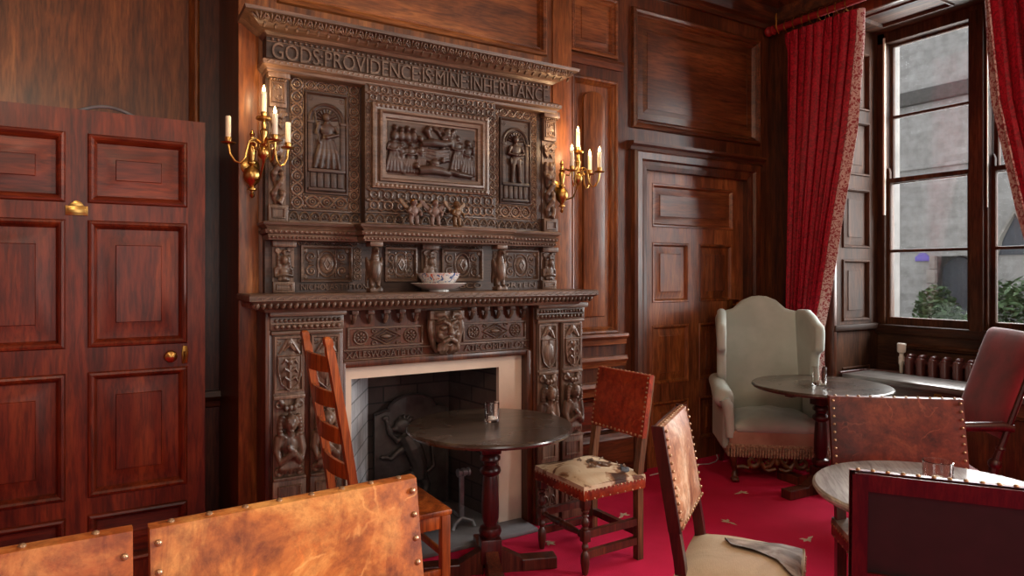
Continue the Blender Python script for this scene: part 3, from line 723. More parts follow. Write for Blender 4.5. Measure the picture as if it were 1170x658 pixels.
# body of the lower stage
mb = MB()
mb.box(.655, 1.03, 3.36, YC+.0, 0, 1.32, .004); mb.box(2.185, 2.55, 3.36, YC, 0, 1.32, .004)
mb.box(1.03, 2.185, 3.41, YC, 1.045, 1.32)
mb.box(1.012, 1.05, 3.375, YC, 0, 1.045, .006); mb.box(2.15, 2.19, 3.375, YC, 0, 1.045, .006); mb.box(1.03, 2.19, 3.385, YC, 1.015, 1.05, .006)
mb.box(.645, .672, 3.335, YC, 0, 1.32, .006)
jam = mb.build('jamb_block', M['darkZ'], CP)
def herm(u0, u1, variant):
    Y = 3.36; Mx = WY(Y); cu = (u0+u1)/2; W = u1-u0
    mb = MB(Mx); mb.box(u0, u1, .36, 1.205, 0, .018, .004)
    mb.box(u0-.004, u1+.004, .365, .505, .018, .034, .005); mb.rings(u0+.018, u1-.018, .39, .48, [(0,.034),(.004,.042),(.010,.042),(.014,.028),(.03,.028)])
    mb.box(u0, u1, .895, .915, .018, .036, .004); mb.box(u0-.002, u1+.002, .505, .52, .018, .045, .004)
    # shield bay frame
    mb.rings(u0+.003, u1-.003, .925, 1.20, [(0,.018),(.002,.03),(.012,.03),(.016,.02)], cap=False)
    # plinth with nulling
    mb.box(u0-.006, u1+.006, .0, .36, 0, .03, .006); mb.box(u0-.01, u1+.01, .315, .36, .03, .05, .008)
    mb.rings(u0+.012, u1-.012, .08, .29, [(0,.03),(.004,.04),(.012,.04),(.016,.03)], cap=False)
    lunettes(mb, u0+.02, u1-.02, .19, .27, .034, 2, .006); lunettes(mb, u0+.02, u1-.02, .10, .18, .034, 2, .006)
    p = mb.build('pilaster', carZ, CP)
    # shield
    mb = MB(Mx); s = W*.36
    out = [(cu-s, 1.105), (cu+s, 1.105), (cu+s, 1.03), (cu+s*.75, .97), (cu, .935), (cu-s*.75, .97), (cu-s, 1.03)]
    mb.prism(out, .018, .036, .006)
    mb.tube([(x, y, .036) for x, y in out], .0055, 6, closed=True, up=(0,0,1))
    if variant % 2 == 0:
        mb.tube([(cu, .95, .04), (cu, 1.09, .04)], .010, 6)
        for k in range(3):
            y = .985+k*.042
            for q in (-1, 1): mb.tube([(cu, y, .04), (cu+q*s*.45, y+.018, .045), (cu+q*s*.7, y-.004, .04)], [.009,.008,.004], 6)
        mb.ell((cu, 1.075, .042), (.016,.02,.012), 8, 6)
    else:
        mb.tube([(cu, .945, .038), (cu, 1.10, .038)], .005, 6, up=(0,0,1)); mb.ell((cu, 1.03, .034), (s*.8,.06,.012), 10, 6)
    # crest over the shield
    for q in (-1, 1): mb.tube([(cu+q*s*.9, 1.115, .024), (cu+q*s*.5, 1.15, .028), (cu+q*s*.1, 1.185, .026)], .008, 6)
    mb.tube([(cu-s*.5, 1.13, .026), (cu, 1.16, .034), (cu+s*.5, 1.13, .026)], .009, 6); mb.ell((cu, 1.165, .026), (.018,.024,.012), 8, 6)
    for q in (-1, 1): spiral(mb, cu+q*s*1.0, 1.17, .016, 0, 1, .005, .022, q, 10)
    mb.build('shield', carZ, p)
    # term figure
    mb = MB(Mx); v0 = .525
    mb.ell((cu, .785, .055), (.034,.045,.036), 12, 9)                      # head
    mb.ell((cu, .775, .086), (.007,.014,.010), 6, 5); mb.ell((cu, .748, .080), (.014,.006,.008), 6, 5)
    for q in (-1, 1):
        mb.ell((cu+q*.013, .792, .084), (.008,.005,.006), 6, 5); mb.tube([(cu+q*.004,.803,.086),(cu+q*.024,.806,.080)], .004, 5)
        for k in range(6):
            a = .2+k*.42; mb.ell((cu+q*(.036+.012*math.sin(a)), .815-k*.017, .045), (.016,.013,.020), 7, 5)
        spiral(mb, cu+q*W*.34, .872, .024, PI/2, 1.3, .010, .030, q, 16)
        mb.tube([(cu, .835, .04), (cu+q*W*.18, .862, .036), (cu+q*W*.34, .896, .03)], .010, 6)
        # shoulders and folded arms
        mb.tube([(cu+q*.02, .725, .035), (cu+q*W*.30, .71, .030), (cu+q*W*.38, .655, .035), (cu+q*W*.30, .60, .055), (cu-q*.008, .655+.012*q, .080)], [.028,.030,.025,.022,.016], 8)
        mb.ell((cu-q*.012, .66+.012*q, .084), (.014,.018,.010), 7, 5)
        spiral(mb, cu+q*W*.30, .545, .022, PI/2, 1.2, .010, .030, -q, 14)
    mb.tube([(cu, .75, .045), (cu, .72, .04)], .020, 8)
    mb.ell((cu, .68, .025), (W*.32,.07,.038), 12, 8); mb.ell((cu, .615, .022), (W*.24,.05,.034), 12, 8)
    for k in range(7):
        a = (k-3)*.36; mb.tube([(cu+.012*math.sin(a), .602, .04), (cu+.05*math.sin(a), .565, .05), (cu+W*.40*math.sin(a), .532+.012*abs(k-3)*.5, .036)], [.012,.012,.006], 6)
    for k in range(3): mb.ell((cu+(k-1)*.022, .855, .045), (.012,.02,.016), 7, 5)
    mb.build('term_figure', carZ, p, remesh=.0045)
HP = [(.683,.832),(.860,1.010),(2.203,2.343),(2.378,2.527)]
for i, (a, b) in enumerate(HP): herm(a, b, i % 2 if i < 2 else i+1)
# capitals over each pair
for a, b in ((.672, 1.02), (2.195, 2.54)):
    mb = MB(WY(3.36)); mb.box(a, b, 1.205, 1.225, 0, .035, .006); mb.box(a-.006, b+.006, 1.225, 1.30, 0, .03, .006); mb.box(a-.012, b+.012, 1.295, 1.325, 0, .06, .006)
    beads(mb, a+.01, b-.01, 1.275, .034, 15, .010); beads(mb, a+.01, b-.01, 1.245, .034, 12, .012)
    mb.tube([(a, 1.26, .03), (b, 1.26, .03)], .005, 5)
    mb.build('capital', car, CP)
# frieze between the pilasters
mb = MB(WY(3.41)); F0, F1 = 1.045, 2.18
mb.box(F0, F1, 1.05, 1.056, 0, .014, .003); mb.box(F0, F1, 1.098, 1.106, 0, .012, .003)
for a, b in ((F0+.02, 1.49), (1.735, F1-.02)):
    mb.rings(a, b, 1.112, 1.222, [(0,0),(.002,.010),(.010,.010),(.013,.002)], cap=False)
    c = (a+b)/2; v = 1.167
    for q in (-1, 1): rosette(mb, c+q*(b-a)*.33, v, .036, .004, 8)
    d = (b-a)*.17
    for sc, tr in ((1,.006),(.6,.004)):
        mb.tube([(c-d*1.15*sc, v, .004), (c, v+.042*sc, .004), (c+d*1.15*sc, v, .004), (c, v-.042*sc, .004)], tr, 6, closed=True, up=(0,0,1))
    mb.ell((c, v, .002), (d*.45,.014,.012), 8, 5)
    for q in (-1, 1):
        for e in (-1, 1): spiral(mb, c+q*d*.95, v+e*.034, .015, 0, 1, .0045, .004, q*e, 10)
fr = mb.build('frieze', car, CP)
mb = MB(WY(3.41)); mb.text('XALESWOSATBTON', F0+.015, 1.485, 1.062, 1.095, -.002, .009); mb.build('lettering', car, fr, smooth=False, recalc=False)
mb = MB(WY(3.41)); mb.text('ATBCOMDTILON', 1.745, F1-.02, 1.062, 1.095, -.002, .009)
mb.build('lettering', car, fr, smooth=False, recalc=False)
# drop brackets along the top of the frieze
for i in range(13):
    u = F0+.05+i*(F1-F0-.10)/12
    if 1.50 < u < 1.73: continue
    mb = MB(WY(3.41)); mb.box(u-.018, u+.018, 1.29, 1.32, 0, .05, .004); mb.tube([(u,1.29,.034),(u,1.272,.03),(u,1.25,.014),(u,1.24,.004)], [.012,.013,.010,.006], 8)
    mb.build('bracket', car, fr)
# bearded mask at the centre
mb = MB(WY(3.41)); cu, cv = 1.613, 1.17
mb.ell((cu, cv+.02, .03), (.075,.095,.06), 16, 10); mb.box(cu-.105, cu+.105, 1.25, 1.30, 0, .06)
mb.tube([(cu, cv+.075, .075), (cu, cv+.02, .108), (cu, cv+.0, .11)], [.010,.016,.022], 8)
for q in (-1, 1):
    mb.tube([(cu+q*.008, cv+.055, .098), (cu+q*.035, cv+.072, .094), (cu+q*.07, cv+.058, .062)], [.010,.013,.009], 7)
    mb.ell((cu+q*.036, cv+.035, .082), (.022,.014,.014), 10, 7); mb.ell((cu+q*.05, cv-.005, .068), (.022,.022,.02), 9, 6)
    mb.tube([(cu, cv-.022, .102), (cu+q*.035, cv-.04, .09), (cu+q*.062, cv-.085, .06)], [.013,.015,.008], 7)
    for k in range(3): mb.tube([(cu+q*(.012+.02*k), cv-.05, .075), (cu+q*(.016+.022*k), cv-.085, .07), (cu+q*(.010+.012*k), cv-.112, .05)], [.012,.013,.006], 6)
    mb.tube([(cu+q*.085, cv+.10, .03), (cu+q*.095, cv+.03, .035), (cu+q*.075, cv-.06, .03), (cu+q*.05, cv-.105, .03)], [.022,.02,.017,.012], 8)
    mb.tube([(cu+q*.02, cv+.11, .07), (cu+q*.06, cv+.105, .06), (cu+q*.095, cv+.115, .03)], [.016,.018,.02], 7)
    mb.tube([(cu+q*.012, cv+.085, .09), (cu+q*.03, cv+.11, .075)], .008, 6)
mb.ell((cu, cv-.062, .078), (.018,.007,.012), 8, 5)
mb.build('mask', carZ, CP, remesh=.0045)
# mantel shelf
mb = MB()
pth = [(.558, YC), (.558, 3.205), (2.552, 3.205), (2.552, YC)]
pin = [(.615, YC), (.615, 3.262), (2.495, 3.262), (2.495, YC)]
def ring_prof(mb, pathf, zs):
    "stack of outlines: zs = [(inset, z)]"
    rows = []
    for d, z in zs:
        rows.append([(.552+d, YC, z), (.552+d, 3.20+d, z), (2.552-d, 3.20+d, z), (2.552-d, YC, z)])
    V = mb.grid(rows); mb.f(V[0]); mb.f(V[-1][::-1])
ring_prof(mb, None, [(.10,1.315),(.085,1.318),(.075,1.335),(.05,1.345),(.022,1.362),(.006,1.372),(0,1.376),(0,1.398),(.006,1.405)])
sh = mb.build('mantel_shelf', car, CP, ang=.5)
mb = MB(WY(3.20)); 
n = 40
for i in range(n):
    u = .56+1.98*(i+.5)/n; mb.tube([(u-.020, 1.380, .0), (u+.014, 1.395, .001)], .0045, 5); mb.ell((u+.022, 1.382, 0), .004, 6, 4)
mb.tube([(.552, 1.3765, 0), (2.552, 1.3765, 0)], .003, 5)
p = 66
R = Matrix.Rotation(-.3, 3, 'Z')
for i in range(p): mb.ell((.575+1.955*(i+.5)/p, 1.353, -.034), (.0115,.021,.018), 7, 6, R)
mb.M = Matrix(((0,0,-1,.552),(-1,0,0,YC),(0,1,0,0),(0,0,0,1)))
for i in range(11): mb.ell((.02+.31*(i+.5)/11, 1.353, -.034), (.0115,.021,.018), 7, 6, R)
mb.build('gadrooned_edge', car, sh)

# middle stage, behind the shelf
YL = 3.49; ML = WY(YL)
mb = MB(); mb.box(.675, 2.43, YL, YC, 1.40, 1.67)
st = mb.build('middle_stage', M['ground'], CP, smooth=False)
def arab(u0, u1, v0, v1, name='arabesque_panel', shield=True):
    mb = MB(ML)
    mb.rings(u0-.018, u1+.018, v0-.018, v1+.018, [(0,0),(.002,.016),(.010,.018),(.018,.006)], cap=False)
    cu, cv = (u0+u1)/2, (v0+v1)/2; h = (v1-v0)/2; w = (u1-u0)/2
    if shield:
        mb.tube([(cu+min(w,h)*.62*math.cos(2*PI*k/20), cv+h*.86*math.sin(2*PI*k/20), .002) for k in range(20)], .0055, 6, closed=True, up=(0,0,1))
        mb.ell((cu, cv, 0), (min(w,h)*.5, h*.7, .012), 12, 6)
        for q in (-1, 1): mb.tube([(cu, cv-h*.4, .012), (cu+q*h*.22, cv, .012), (cu, cv+h*.4, .01)], .005, 5)
    for q in (-1, 1):
        x = cu+q*w*.68
        for e in (-1, 1):
            spiral(mb, x, cv+e*h*.48, h*.36, e*q*PI/2, 1.35, .0055, .002, q*e, 18)
            mb.ell((x, cv+e*h*.48, .001), (.008,.008,.008), 7, 4)
            mb.ell((cu+q*w*.93, cv+e*h*.85, 0), (.012,.016,.007), 7, 4, Matrix.Rotation(q*e*.7, 3, 'Z'))
        mb.tube([(x-q*w*.1, cv-h*.1, .002), (x+q*w*.15, cv, .003), (x-q*w*.1, cv+h*.1, .002)], .005, 5)
        mb.tube([(cu+q*w*.40, cv-h*.9, .001), (cu+q*w*.36, cv-h*.5, .002), (cu+q*w*.42, cv, .002), (cu+q*w*.36, cv+h*.5, .002), (cu+q*w*.40, cv+h*.9, .001)], .0045, 5)
    mb.build(name, car, st)
for a, b in ((.865,1.10),(1.315,1.47),(1.655,1.89),(2.065,2.285)): arab(a, b, 1.475, 1.63)
mb = MB(ML)
for a, b in ((.83, 1.15), (2.04, 2.30), (1.25, 1.49), (1.64, 1.91)):
    lunettes(mb, a, b, 1.645, 1.668, .002, max(3, round((b-a)/.045)), .004, True)
for u in (1.145, 2.0): guilloche(mb, u-.022, u+.022, 1.47, 1.64, .003, True, 5)
mb.build('stage_border', car, st)
for tx, a, b in (('NICHOLAS TYFTON', .85, 1.20), ('ATBCO', 1.66, 1.90), ('ORTEN', 2.04, 2.28)):
    mb = MB(ML); mb.text(tx, a, b, 1.418, 1.448, -.002, .008); mb.build('lettering', car, st, smooth=False, recalc=False)
def bust(u0, u1):
    cu = (u0+u1)/2; W = u1-u0
    mb = MB(ML); mb.box(u0, u1, 1.405, 1.462, 0, .03, .005); mb.rings(u0+.012, u1-.012, 1.418, 1.45, [(0,.03),(.004,.036),(.008,.036),(.011,.026),(.02,.026)]); mb.box(u0, u1, 1.462, 1.668, 0, .012)
    mb.box(u0-.006, u1+.006, 1.635, 1.668, 0, .045, .006)
    p = mb.build('small_pilaster', carZ, st)
    mb = MB(ML)
    mb.ell((cu, 1.57, .035), (.020,.026,.022), 10, 8); mb.tube([(cu, 1.55, .03), (cu, 1.53, .028)], .012, 7)
    for q in (-1, 1):
        for k in range(4): mb.ell((cu+q*.026, 1.588-k*.015, .025), (.012,.010,.014), 7, 5)
        spiral(mb, cu+q*W*.28, 1.62, .016, 0, 1.2, .008, .022, q, 12)
        mb.tube([(cu+q*.01, 1.537, .022), (cu+q*W*.36, 1.525, .02), (cu+q*W*.38, 1.49, .022), (cu, 1.50, .042)], [.014,.015,.013,.009], 7)
        mb.tube([(cu, 1.475, .03), (cu+q*W*.25, 1.47, .022)], .010, 6)
    mb.ell((cu, 1.61, .026), (.012,.016,.014), 7, 5); mb.ell((cu, 1.512, .018), (W*.30,.035,.026), 10, 7); mb.ell((cu, 1.48, .018), (W*.2,.02,.022), 8, 6)
    mb.build('bust', carZ, p, remesh=.004)
bust(.708, .814); bust(1.512, 1.605); bust(2.318, 2.425)
# bird brackets that carry the shelf
def bird(x, Y, s, q):
    b = MB(Matrix.Translation((x, Y, 1.405)))
    b.box(-.035, .035, -.035, .035, 0, .022, .004)
    b.ell((0,-.004,.12), (.034,.036,.07), 14, 10, Matrix.Rotation(-.12, 3, 'X'))           # breast
    b.tube([(0,-.006,.17),(0,-.004,.195),(0,-.01,.212)], [.024,.019,.018], 10)
    b.ell((0,-.012,.218), (.020,.026,.020), 12, 8); b.tube([(0,-.034,.218),(0,-.050,.212),(0,-.054,.200)], [.008,.006,.002], 6)
    for e in (-1, 1):
        b.ell((e*.032,.012,.125), (.010,.026,.062), 9, 8, Matrix.Rotation(.15*e, 3, 'Y'))
        b.tube([(e*.016,-.004,.07),(e*.018,-.006,.03)], [.016,.010], 8); b.ell((e*.018,-.018,.026), (.012,.022,.007), 8, 5)
        for k in range(3): b.ell((e*.036,.02+.004*k,.105-.02*k), (.006,.014,.03), 6, 5)
    b.tube([(0,.03,.09),(0,.045,.04),(0,.048,.02)], [.022,.018,.012], 8)
    o = b.build('bird_bracket', carZ, CP, remesh=.0045)
    t2 = MB(Matrix.Translation((x, Y, 1.405))); t2.box(-.035,.035,-.035,.04,.236,.262,.006); t2.build('abacus', car, o)
bird(1.186, 3.33, 1, 1); bird(1.934, 3.33, 1, -1)
# middle shelf with a breakfront
mb = MB()
def shelf(mb, zs, f):
    rows = []
    for d, z in zs:
        rows.append([(.655-d, YC, z), (.655-d, 3.38-d, z), (1.10-d, 3.38-d, z), (1.10-d, 3.27-d, z), (1.995+d, 3.27-d, z), (1.995+d, 3.38-d, z), (2.385+d, 3.38-d, z), (2.385+d, YC, z)])
    V = mb.grid(rows)
    mb.f(V[0]); mb.f(V[-1][::-1])
shelf(mb, [(-.03,1.665),(-.02,1.668),(-.015,1.69),(-.018,1.697),(-.005,1.70),(.0,1.716),(-.012,1.722),(-.008,1.730),(.008,1.742),(.01,1.752),(.004,1.757)], None)
ms = mb.build('middle_shelf', car, CP, ang=.5)
mb = MB()
for a, b, y in ((.66,1.09,3.38),(1.10,1.99,3.27),(2.0,2.385,3.38)):
    mb = MB(WY(y)); rope(mb, a+.005, b-.005, 1.708, -.002, round((b-a)/.026), .011); beads(mb, a+.005, b-.005, 1.681, -.016, round((b-a)/.02), .007)
    mb.build('rope_edge', car, ms)

# upper stage
YU = 3.48; MU = WY(YU); YM = 3.415; MM = WY(YM)
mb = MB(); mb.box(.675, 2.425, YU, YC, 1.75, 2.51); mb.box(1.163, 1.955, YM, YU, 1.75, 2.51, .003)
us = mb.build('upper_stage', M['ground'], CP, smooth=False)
def saint_panel(u0, u1, z0, z1, a0, a1, arm, flip):
    "guilloche-framed side panel with an arched niche and figure"
    Mx = MU
    mb = MB(Mx)
    mb.rings(u0-.012, u1+.012, z0-.012, z1+.012, [(0,0),(.002,.014),(.008,.016),(.016,.004)], cap=False)
    mb.box(u0+.0, u1, z0, z1, 0, .004)
    cu = (u0+u1)/2; W = u1-u0; ys = z1-.135
    for R, tr in ((W*.44,.009),(W*.34,.005)):
        mb.tube(arc(cu, ys, R, 0, PI, 14, .006), tr, 6, up=(0,0,1))
    for k in range(9):
        a = PI*(k+.5)/9; mb.tube([(cu+W*.10*math.cos(a), ys+.006+W*.10*math.sin(a), .006), (cu+W*.28*math.cos(a), ys+.006+W*.28*math.sin(a), .012)], [.003,.008], 6)
    mb.ell((cu, ys+.008, .006), (.012,.010,.010), 8, 5)
    for q in (-1, 1):
        rosette(mb, cu+q*W*.40, z1-.022, .012, .004, 5)
        mb.box(cu+q*W*.42-.012, cu+q*W*.42+.012, z0+.10, ys, .004, .012, .002); mb.box(cu+q*W*.42-.016, cu+q*W*.42+.016, ys-.014, ys, .004, .018, .002)
    mb.box(u0+.004, u1-.004, z0+.10, z0+.118, .004, .020, .003); mb.box(u0+.004, u1-.004, z0+.006, z0+.02, .004, .018, .003)
    for k in range(5): mb.box(u0+.012+k*(W-.024)/5+.004, u0+.012+(k+1)*(W-.024)/5-.004, z0+.022, z0+.098, .004, .014, .003)
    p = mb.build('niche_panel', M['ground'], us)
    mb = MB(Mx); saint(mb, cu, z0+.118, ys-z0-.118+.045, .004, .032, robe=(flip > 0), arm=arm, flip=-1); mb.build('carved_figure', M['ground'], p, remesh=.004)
    mb = MB(Mx)
    guilloche(mb, a0, u0-.016, 1.83, z1+.075, .003, True); guilloche(mb, u1+.016, a1, 1.83, z1+.075, .003, True)
    guilloche(mb, u0-.01, u1+.01, z1+.018, z1+.072, .003); guilloche(mb, u0-.01, u1+.01, 1.835, z0-.016, .003)
    mb.build('guilloche_border', car, us)
saint_panel(.878, 1.078, 1.925, 2.425, .793, 1.155, 1, 1)
saint_panel(2.028, 2.225, 1.935, 2.43, 1.965, 2.285, 0, -1)
mb = MB(MU)
for a, b in ((.785,1.16),(1.96,2.30)):
    lunettes(mb, a, b, 1.775, 1.822, .003, round((b-a)/.05), .006); mb.box(a, b, 1.822, 1.83, 0, .010, .002); mb.box(a, b, 1.757, 1.772, 0, .012, .002)
mb.M = MM
lunettes(mb, 1.168, 1.95, 1.775, 1.822, .003, 15, .006); mb.box(1.165, 1.953, 1.822, 1.83, 0, .010, .002); mb.box(1.165, 1.953, 1.757, 1.772, 0, .012, .002)
mb.build('lunette_rail', car, us)
mb = MB(MM)
loops(mb, 1.175, 1.945, 2.415, 2.502, .004, 12, .0048); loops(mb, 1.175, 1.945, 1.835, 1.95, .004, 10, .0056)
guilloche(mb, 1.165, 1.195, 1.955, 2.41, .003, True, 12); guilloche(mb, 1.905, 1.952, 1.955, 2.41, .003, True, 10)
mb.build('strapwork_border', car, us)
# centre panel frame
mb = MB(MM)
mb.rings(1.197, 1.903, 1.955, 2.412, [(0,0),(.003,.02),(.012,.024),(.036,.016),(.040,.034),(.050,.036),(.058,.022),(.075,.018),(.08,.004)])
gadroon(mb, 1.21, 1.89, 2.385, 2.405, .022, 26, .008); gadroon(mb, 1.21, 1.89, 1.962, 1.982, .022, 26, .008)
mb.tube([(1.215,1.97,.02),(1.215,2.40,.02)], .006, 6); mb.tube([(1.885,1.97,.02),(1.885,2.40,.02)], .006, 6)
cp = mb.build('centre_frame', car, us, ang=.5)
mb = MB(MM); rnd = random.Random(5)
x0, x1, z0, z1 = 1.285, 1.815, 2.045, 2.325
mb.box(x0, x1, z0-.008, z1, -.01, .006)
for k in range(6):    # back row of onlookers, heads and shoulders
    u = x0+.04+k*.036+(.15 if k > 3 else 0); 
    mb.ell((u, 2.285-.008*(k % 2), .018), (.013,.017,.018), 8, 7); mb.ell((u, 2.245, .012), (.022,.03,.018), 8, 6)
for u, v, h, f, a in ((1.318,2.05,.20,1,0),(1.362,2.055,.155,-1,1),(1.415,2.05,.17,1,0),(1.70,2.09,.19,-1,0),(1.765,2.06,.20,1,1)): saint(mb, u, v, h, .004, .026, True, a, f)
# a couch with a reclining figure under a drawn-back drape, attendants bending over it
mb.tube([(1.475,2.215,.022),(1.54,2.225,.03),(1.60,2.222,.028),(1.655,2.235,.02)], [.02,.024,.02,.014], 8); mb.ell((1.468,2.24,.024), (.016,.018,.018), 8, 6)
for k in range(4): mb.tube([(1.475+.004*k,2.19-k*.018,.014),(1.56,2.178-k*.02,.022-.002*k),(1.65,2.195-k*.018,.012)], [.008,.011,.008], 6)
for k in range(4): mb.tube([(1.55+k*.045,2.318-abs(k-2)*.004,.010),(1.575+k*.03,2.295,.016),(1.60+k*.03,2.262+.016*(k%2),.010)], [.010,.012,.008], 6)
mb.tube([(1.53,2.305,.012),(1.505,2.285,.022),(1.53,2.25,.018)], [.018,.022,.012], 7); mb.ell((1.52,2.30,.026), (.015,.017,.016), 8, 6)
mb.tube([(1.64,2.30,.012),(1.63,2.275,.022),(1.60,2.25,.018)], [.018,.020,.012], 7); mb.ell((1.635,2.30,.024), (.014,.016,.016), 8, 6)
saint(mb, 1.475, 2.085, .135, .004, .03, True, 0, 1)
mb.tube([(1.68,2.08,.012),(1.69,2.20,.016),(1.675,2.31,.012)], .008, 6)
# foreground: kneeling, crouching and recumbent figures, an animal
mb.tube([(1.46,2.065,.02),(1.53,2.075,.028),(1.60,2.07,.026),(1.66,2.06,.018)], [.024,.027,.022,.012], 8); mb.ell((1.445,2.09,.026), (.017,.018,.018), 8, 6)
mb.tube([(1.64,2.075,.022),(1.70,2.062,.026),(1.79,2.055,.02)], [.014,.016,.010], 7)
mb.ell((1.555,2.115,.022), (.03,.022,.02), 9, 6); mb.ell((1.60,2.13,.026), (.014,.016,.016), 8, 6)
for k in range(12): mb.ell((rnd.uniform(x0+.02,x1-.02), rnd.uniform(z0,z1-.08), .010), (rnd.uniform(.012,.024), rnd.uniform(.012,.024), .010), 7, 5)
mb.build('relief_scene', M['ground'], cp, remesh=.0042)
# outer figures: block, carved tablet and a twisted stem
def outer(u0, u1):
    cu = (u0+u1)/2; W = u1-u0; mb = MB(MU)
    mb.box(u0-.012, u1+.012, 2.47, 2.512, 0, .055, .006); mb.box(u0, u1, 2.33, 2.47, 0, .03, .004); mb.box(u0, u1, 1.82, 2.33, 0, .008)
    mb.rings(u0+.008, u1-.008, 2.35, 2.455, [(0,.03),(.003,.036),(.008,.036),(.011,.028)], cap=False)
    spiral(mb, cu-.006, 2.425, .022, 0, 1.2, .005, .030, 1, 14); spiral(mb, cu+.006, 2.380, .022, PI, 1.2, .005, .030, 1, 14)
    mb.box(u0-.006, u1+.006, 1.76, 1.845, 0, .04, .005); mb.rings(u0+.008, u1-.008, 1.775, 1.83, [(0,.04),(.004,.047),(.008,.047),(.012,.036),(.02,.036)])
    beads(mb, u0, u1, 2.462, .05, 6, .007)
    p = mb.build('outer_pilaster', carZ, us)
    mb = MB(MU)
    for ph in (0, PI): mb.tube([(cu+W*.26*math.sin(ph+k*.42), 1.85+k*.0125, .03+.018*math.cos(ph+k*.42)) for k in range(22)], [.014+.006*(k % 4 == 0) for k in range(22)], 7)
    mb.ell((cu, 2.165, .03), (.026,.034,.026), 10, 8)
    for q in (-1, 1):
        for k in range(4): mb.ell((cu+q*.03, 2.19-k*.018, .026), (.014,.012,.016), 7, 5)
        spiral(mb, cu+q*W*.27, 2.29, .022, 0, 1.2, .010, .024, q, 12); acanthus(mb, cu+q*W*.2, 2.215, .06, .04, .018, 0, 3)
        mb.tube([(cu, 2.14, .026), (cu+q*W*.38, 2.125, .022), (cu+q*W*.30, 2.09, .034)], [.018,.016,.012], 7)
    mb.ell((cu, 2.12, .02), (W*.34,.04,.03), 10, 7)
    mb.build('twisted_figure', carZ, p, remesh=.0045)
outer(.688, .772); outer(2.322, 2.414)
# small cornice, lettered frieze, top cornice
def crown(mb, x0, x1, yf, zs):
    rows = [[(x0-d, YC, z), (x0-d, yf-d, z), (x1+d, yf-d, z), (x1+d, YC, z)] for d, z in zs]
    V = mb.grid(rows); mb.f(V[0]); mb.f(V[-1][::-1])
mb = MB(); crown(mb, .675, 2.39, 3.42, [(0,2.495),(.004,2.50),(.006,2.512),(.018,2.52),(.026,2.525),(.028,2.545),(.02,2.55),(-.01,2.565)])
lc = mb.build('lower_cornice', car, CP, ang=.5)
mb = MB(WY(3.394)); rope(mb, .66, 2.405, 2.537, .0, 62, .009, .6); mb.build('rope_edge', car, lc)
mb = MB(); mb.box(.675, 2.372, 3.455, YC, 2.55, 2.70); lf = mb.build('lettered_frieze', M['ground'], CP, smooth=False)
mb = MB(WY(3.455)); mb.text('GODS:PROVIDENCE:IS:MINE:INHERITANCE', .70, 2.35, 2.568, 2.648, -.002, .012); mb.build('lettering', car, lf, smooth=False, recalc=False)
mb = MB(WY(3.455)); beads(mb, .69, 2.36, 2.664, .004, 62, .008); mb.tube([(.675,2.652,.002),(2.372,2.652,.002)], .003, 5); mb.tube([(.675,2.676,.004),(2.372,2.676,.004)], .004, 5); mb.build('bead_row', car, lf)
mb = MB(); crown(mb, .672, 2.376, 3.43, [(0,2.676),(.006,2.682),(.014,2.690),(.03,2.692),(.065,2.715),(.10,2.742),(.116,2.746),(.12,2.762),(.11,2.766)])
tc = mb.build('top_cornice', car, CP, ang=.5)
mb = MB(); 
R = Matrix.Rotation(2.522, 3, 'X')
for k, (x0, x1, n) in enumerate(((.60, 2.45, 36),)):
    for i in range(n):
        u = x0+(x1-x0)*(i+.5)/n; c = Vector((u, 3.362, 2.718))
        for j in range(5):
            a = (j-2)*.42
            mb.ell(c + R @ Vector((.024*math.sin(a)*1.2, .020*math.cos(a)+.002, .001)), (.0062,.030,.012), 6, 5, R @ Matrix.Rotation(-a, 3, 'Z'))
        mb.ell(c + R @ Vector((.026,-.022,.0)), (.008,.018,.010), 6, 4, R)
mb.build('acanthus_leaves', car, tc)

# ------------------------------------------------------------------ hearth
mb = MB(); 
mb.rings if 0 else None
Ms = WY(3.44)
mb = MB(Ms); mb.layout(1.03, 2.17, 0, 1.03, [(1.098, 1.992, -.001, .948)], 0)
mb.grid([[(1.098,0,0),(1.098,.948,0),(1.992,.948,0),(1.992,0,0)],[(1.098,0,-.03),(1.098,.948,-.03),(1.992,.948,-.03),(1.992,0,-.03)]])
struct(mb.build('trim_fire_surround', M['stone'], None, smooth=False), 'pale stone fire surround')
mb = MB(); mb.box(1.055, 2.148, 3.25, 4.0, 0, .025, .006); struct(mb.build('floor_hearth', M['hearth'], None), 'grey stone hearth slab')
mb = MB(); mb.grid([[(1.098,3.47,0),(1.098,3.47,1.2)],[(1.375,3.98,0),(1.375,3.98,1.2)]]); struct(mb.build('wall_firebox_cheek', M['whitebrick'], None, smooth=False))
mb = MB(); mb.grid([[(1.992,3.47,0),(1.992,3.47,1.2)],[(1.925,3.98,0),(1.925,3.98,1.2)]]); mb.box(1.15,1.95,3.98,4.05,0,1.3); mb.grid([[(1.098,3.47,.95),(1.992,3.47,.95)],[(1.098,3.98,1.2),(1.992,3.98,1.2)]]); struct(mb.build('wall_firebox', M['darkbrick'], None, smooth=False))
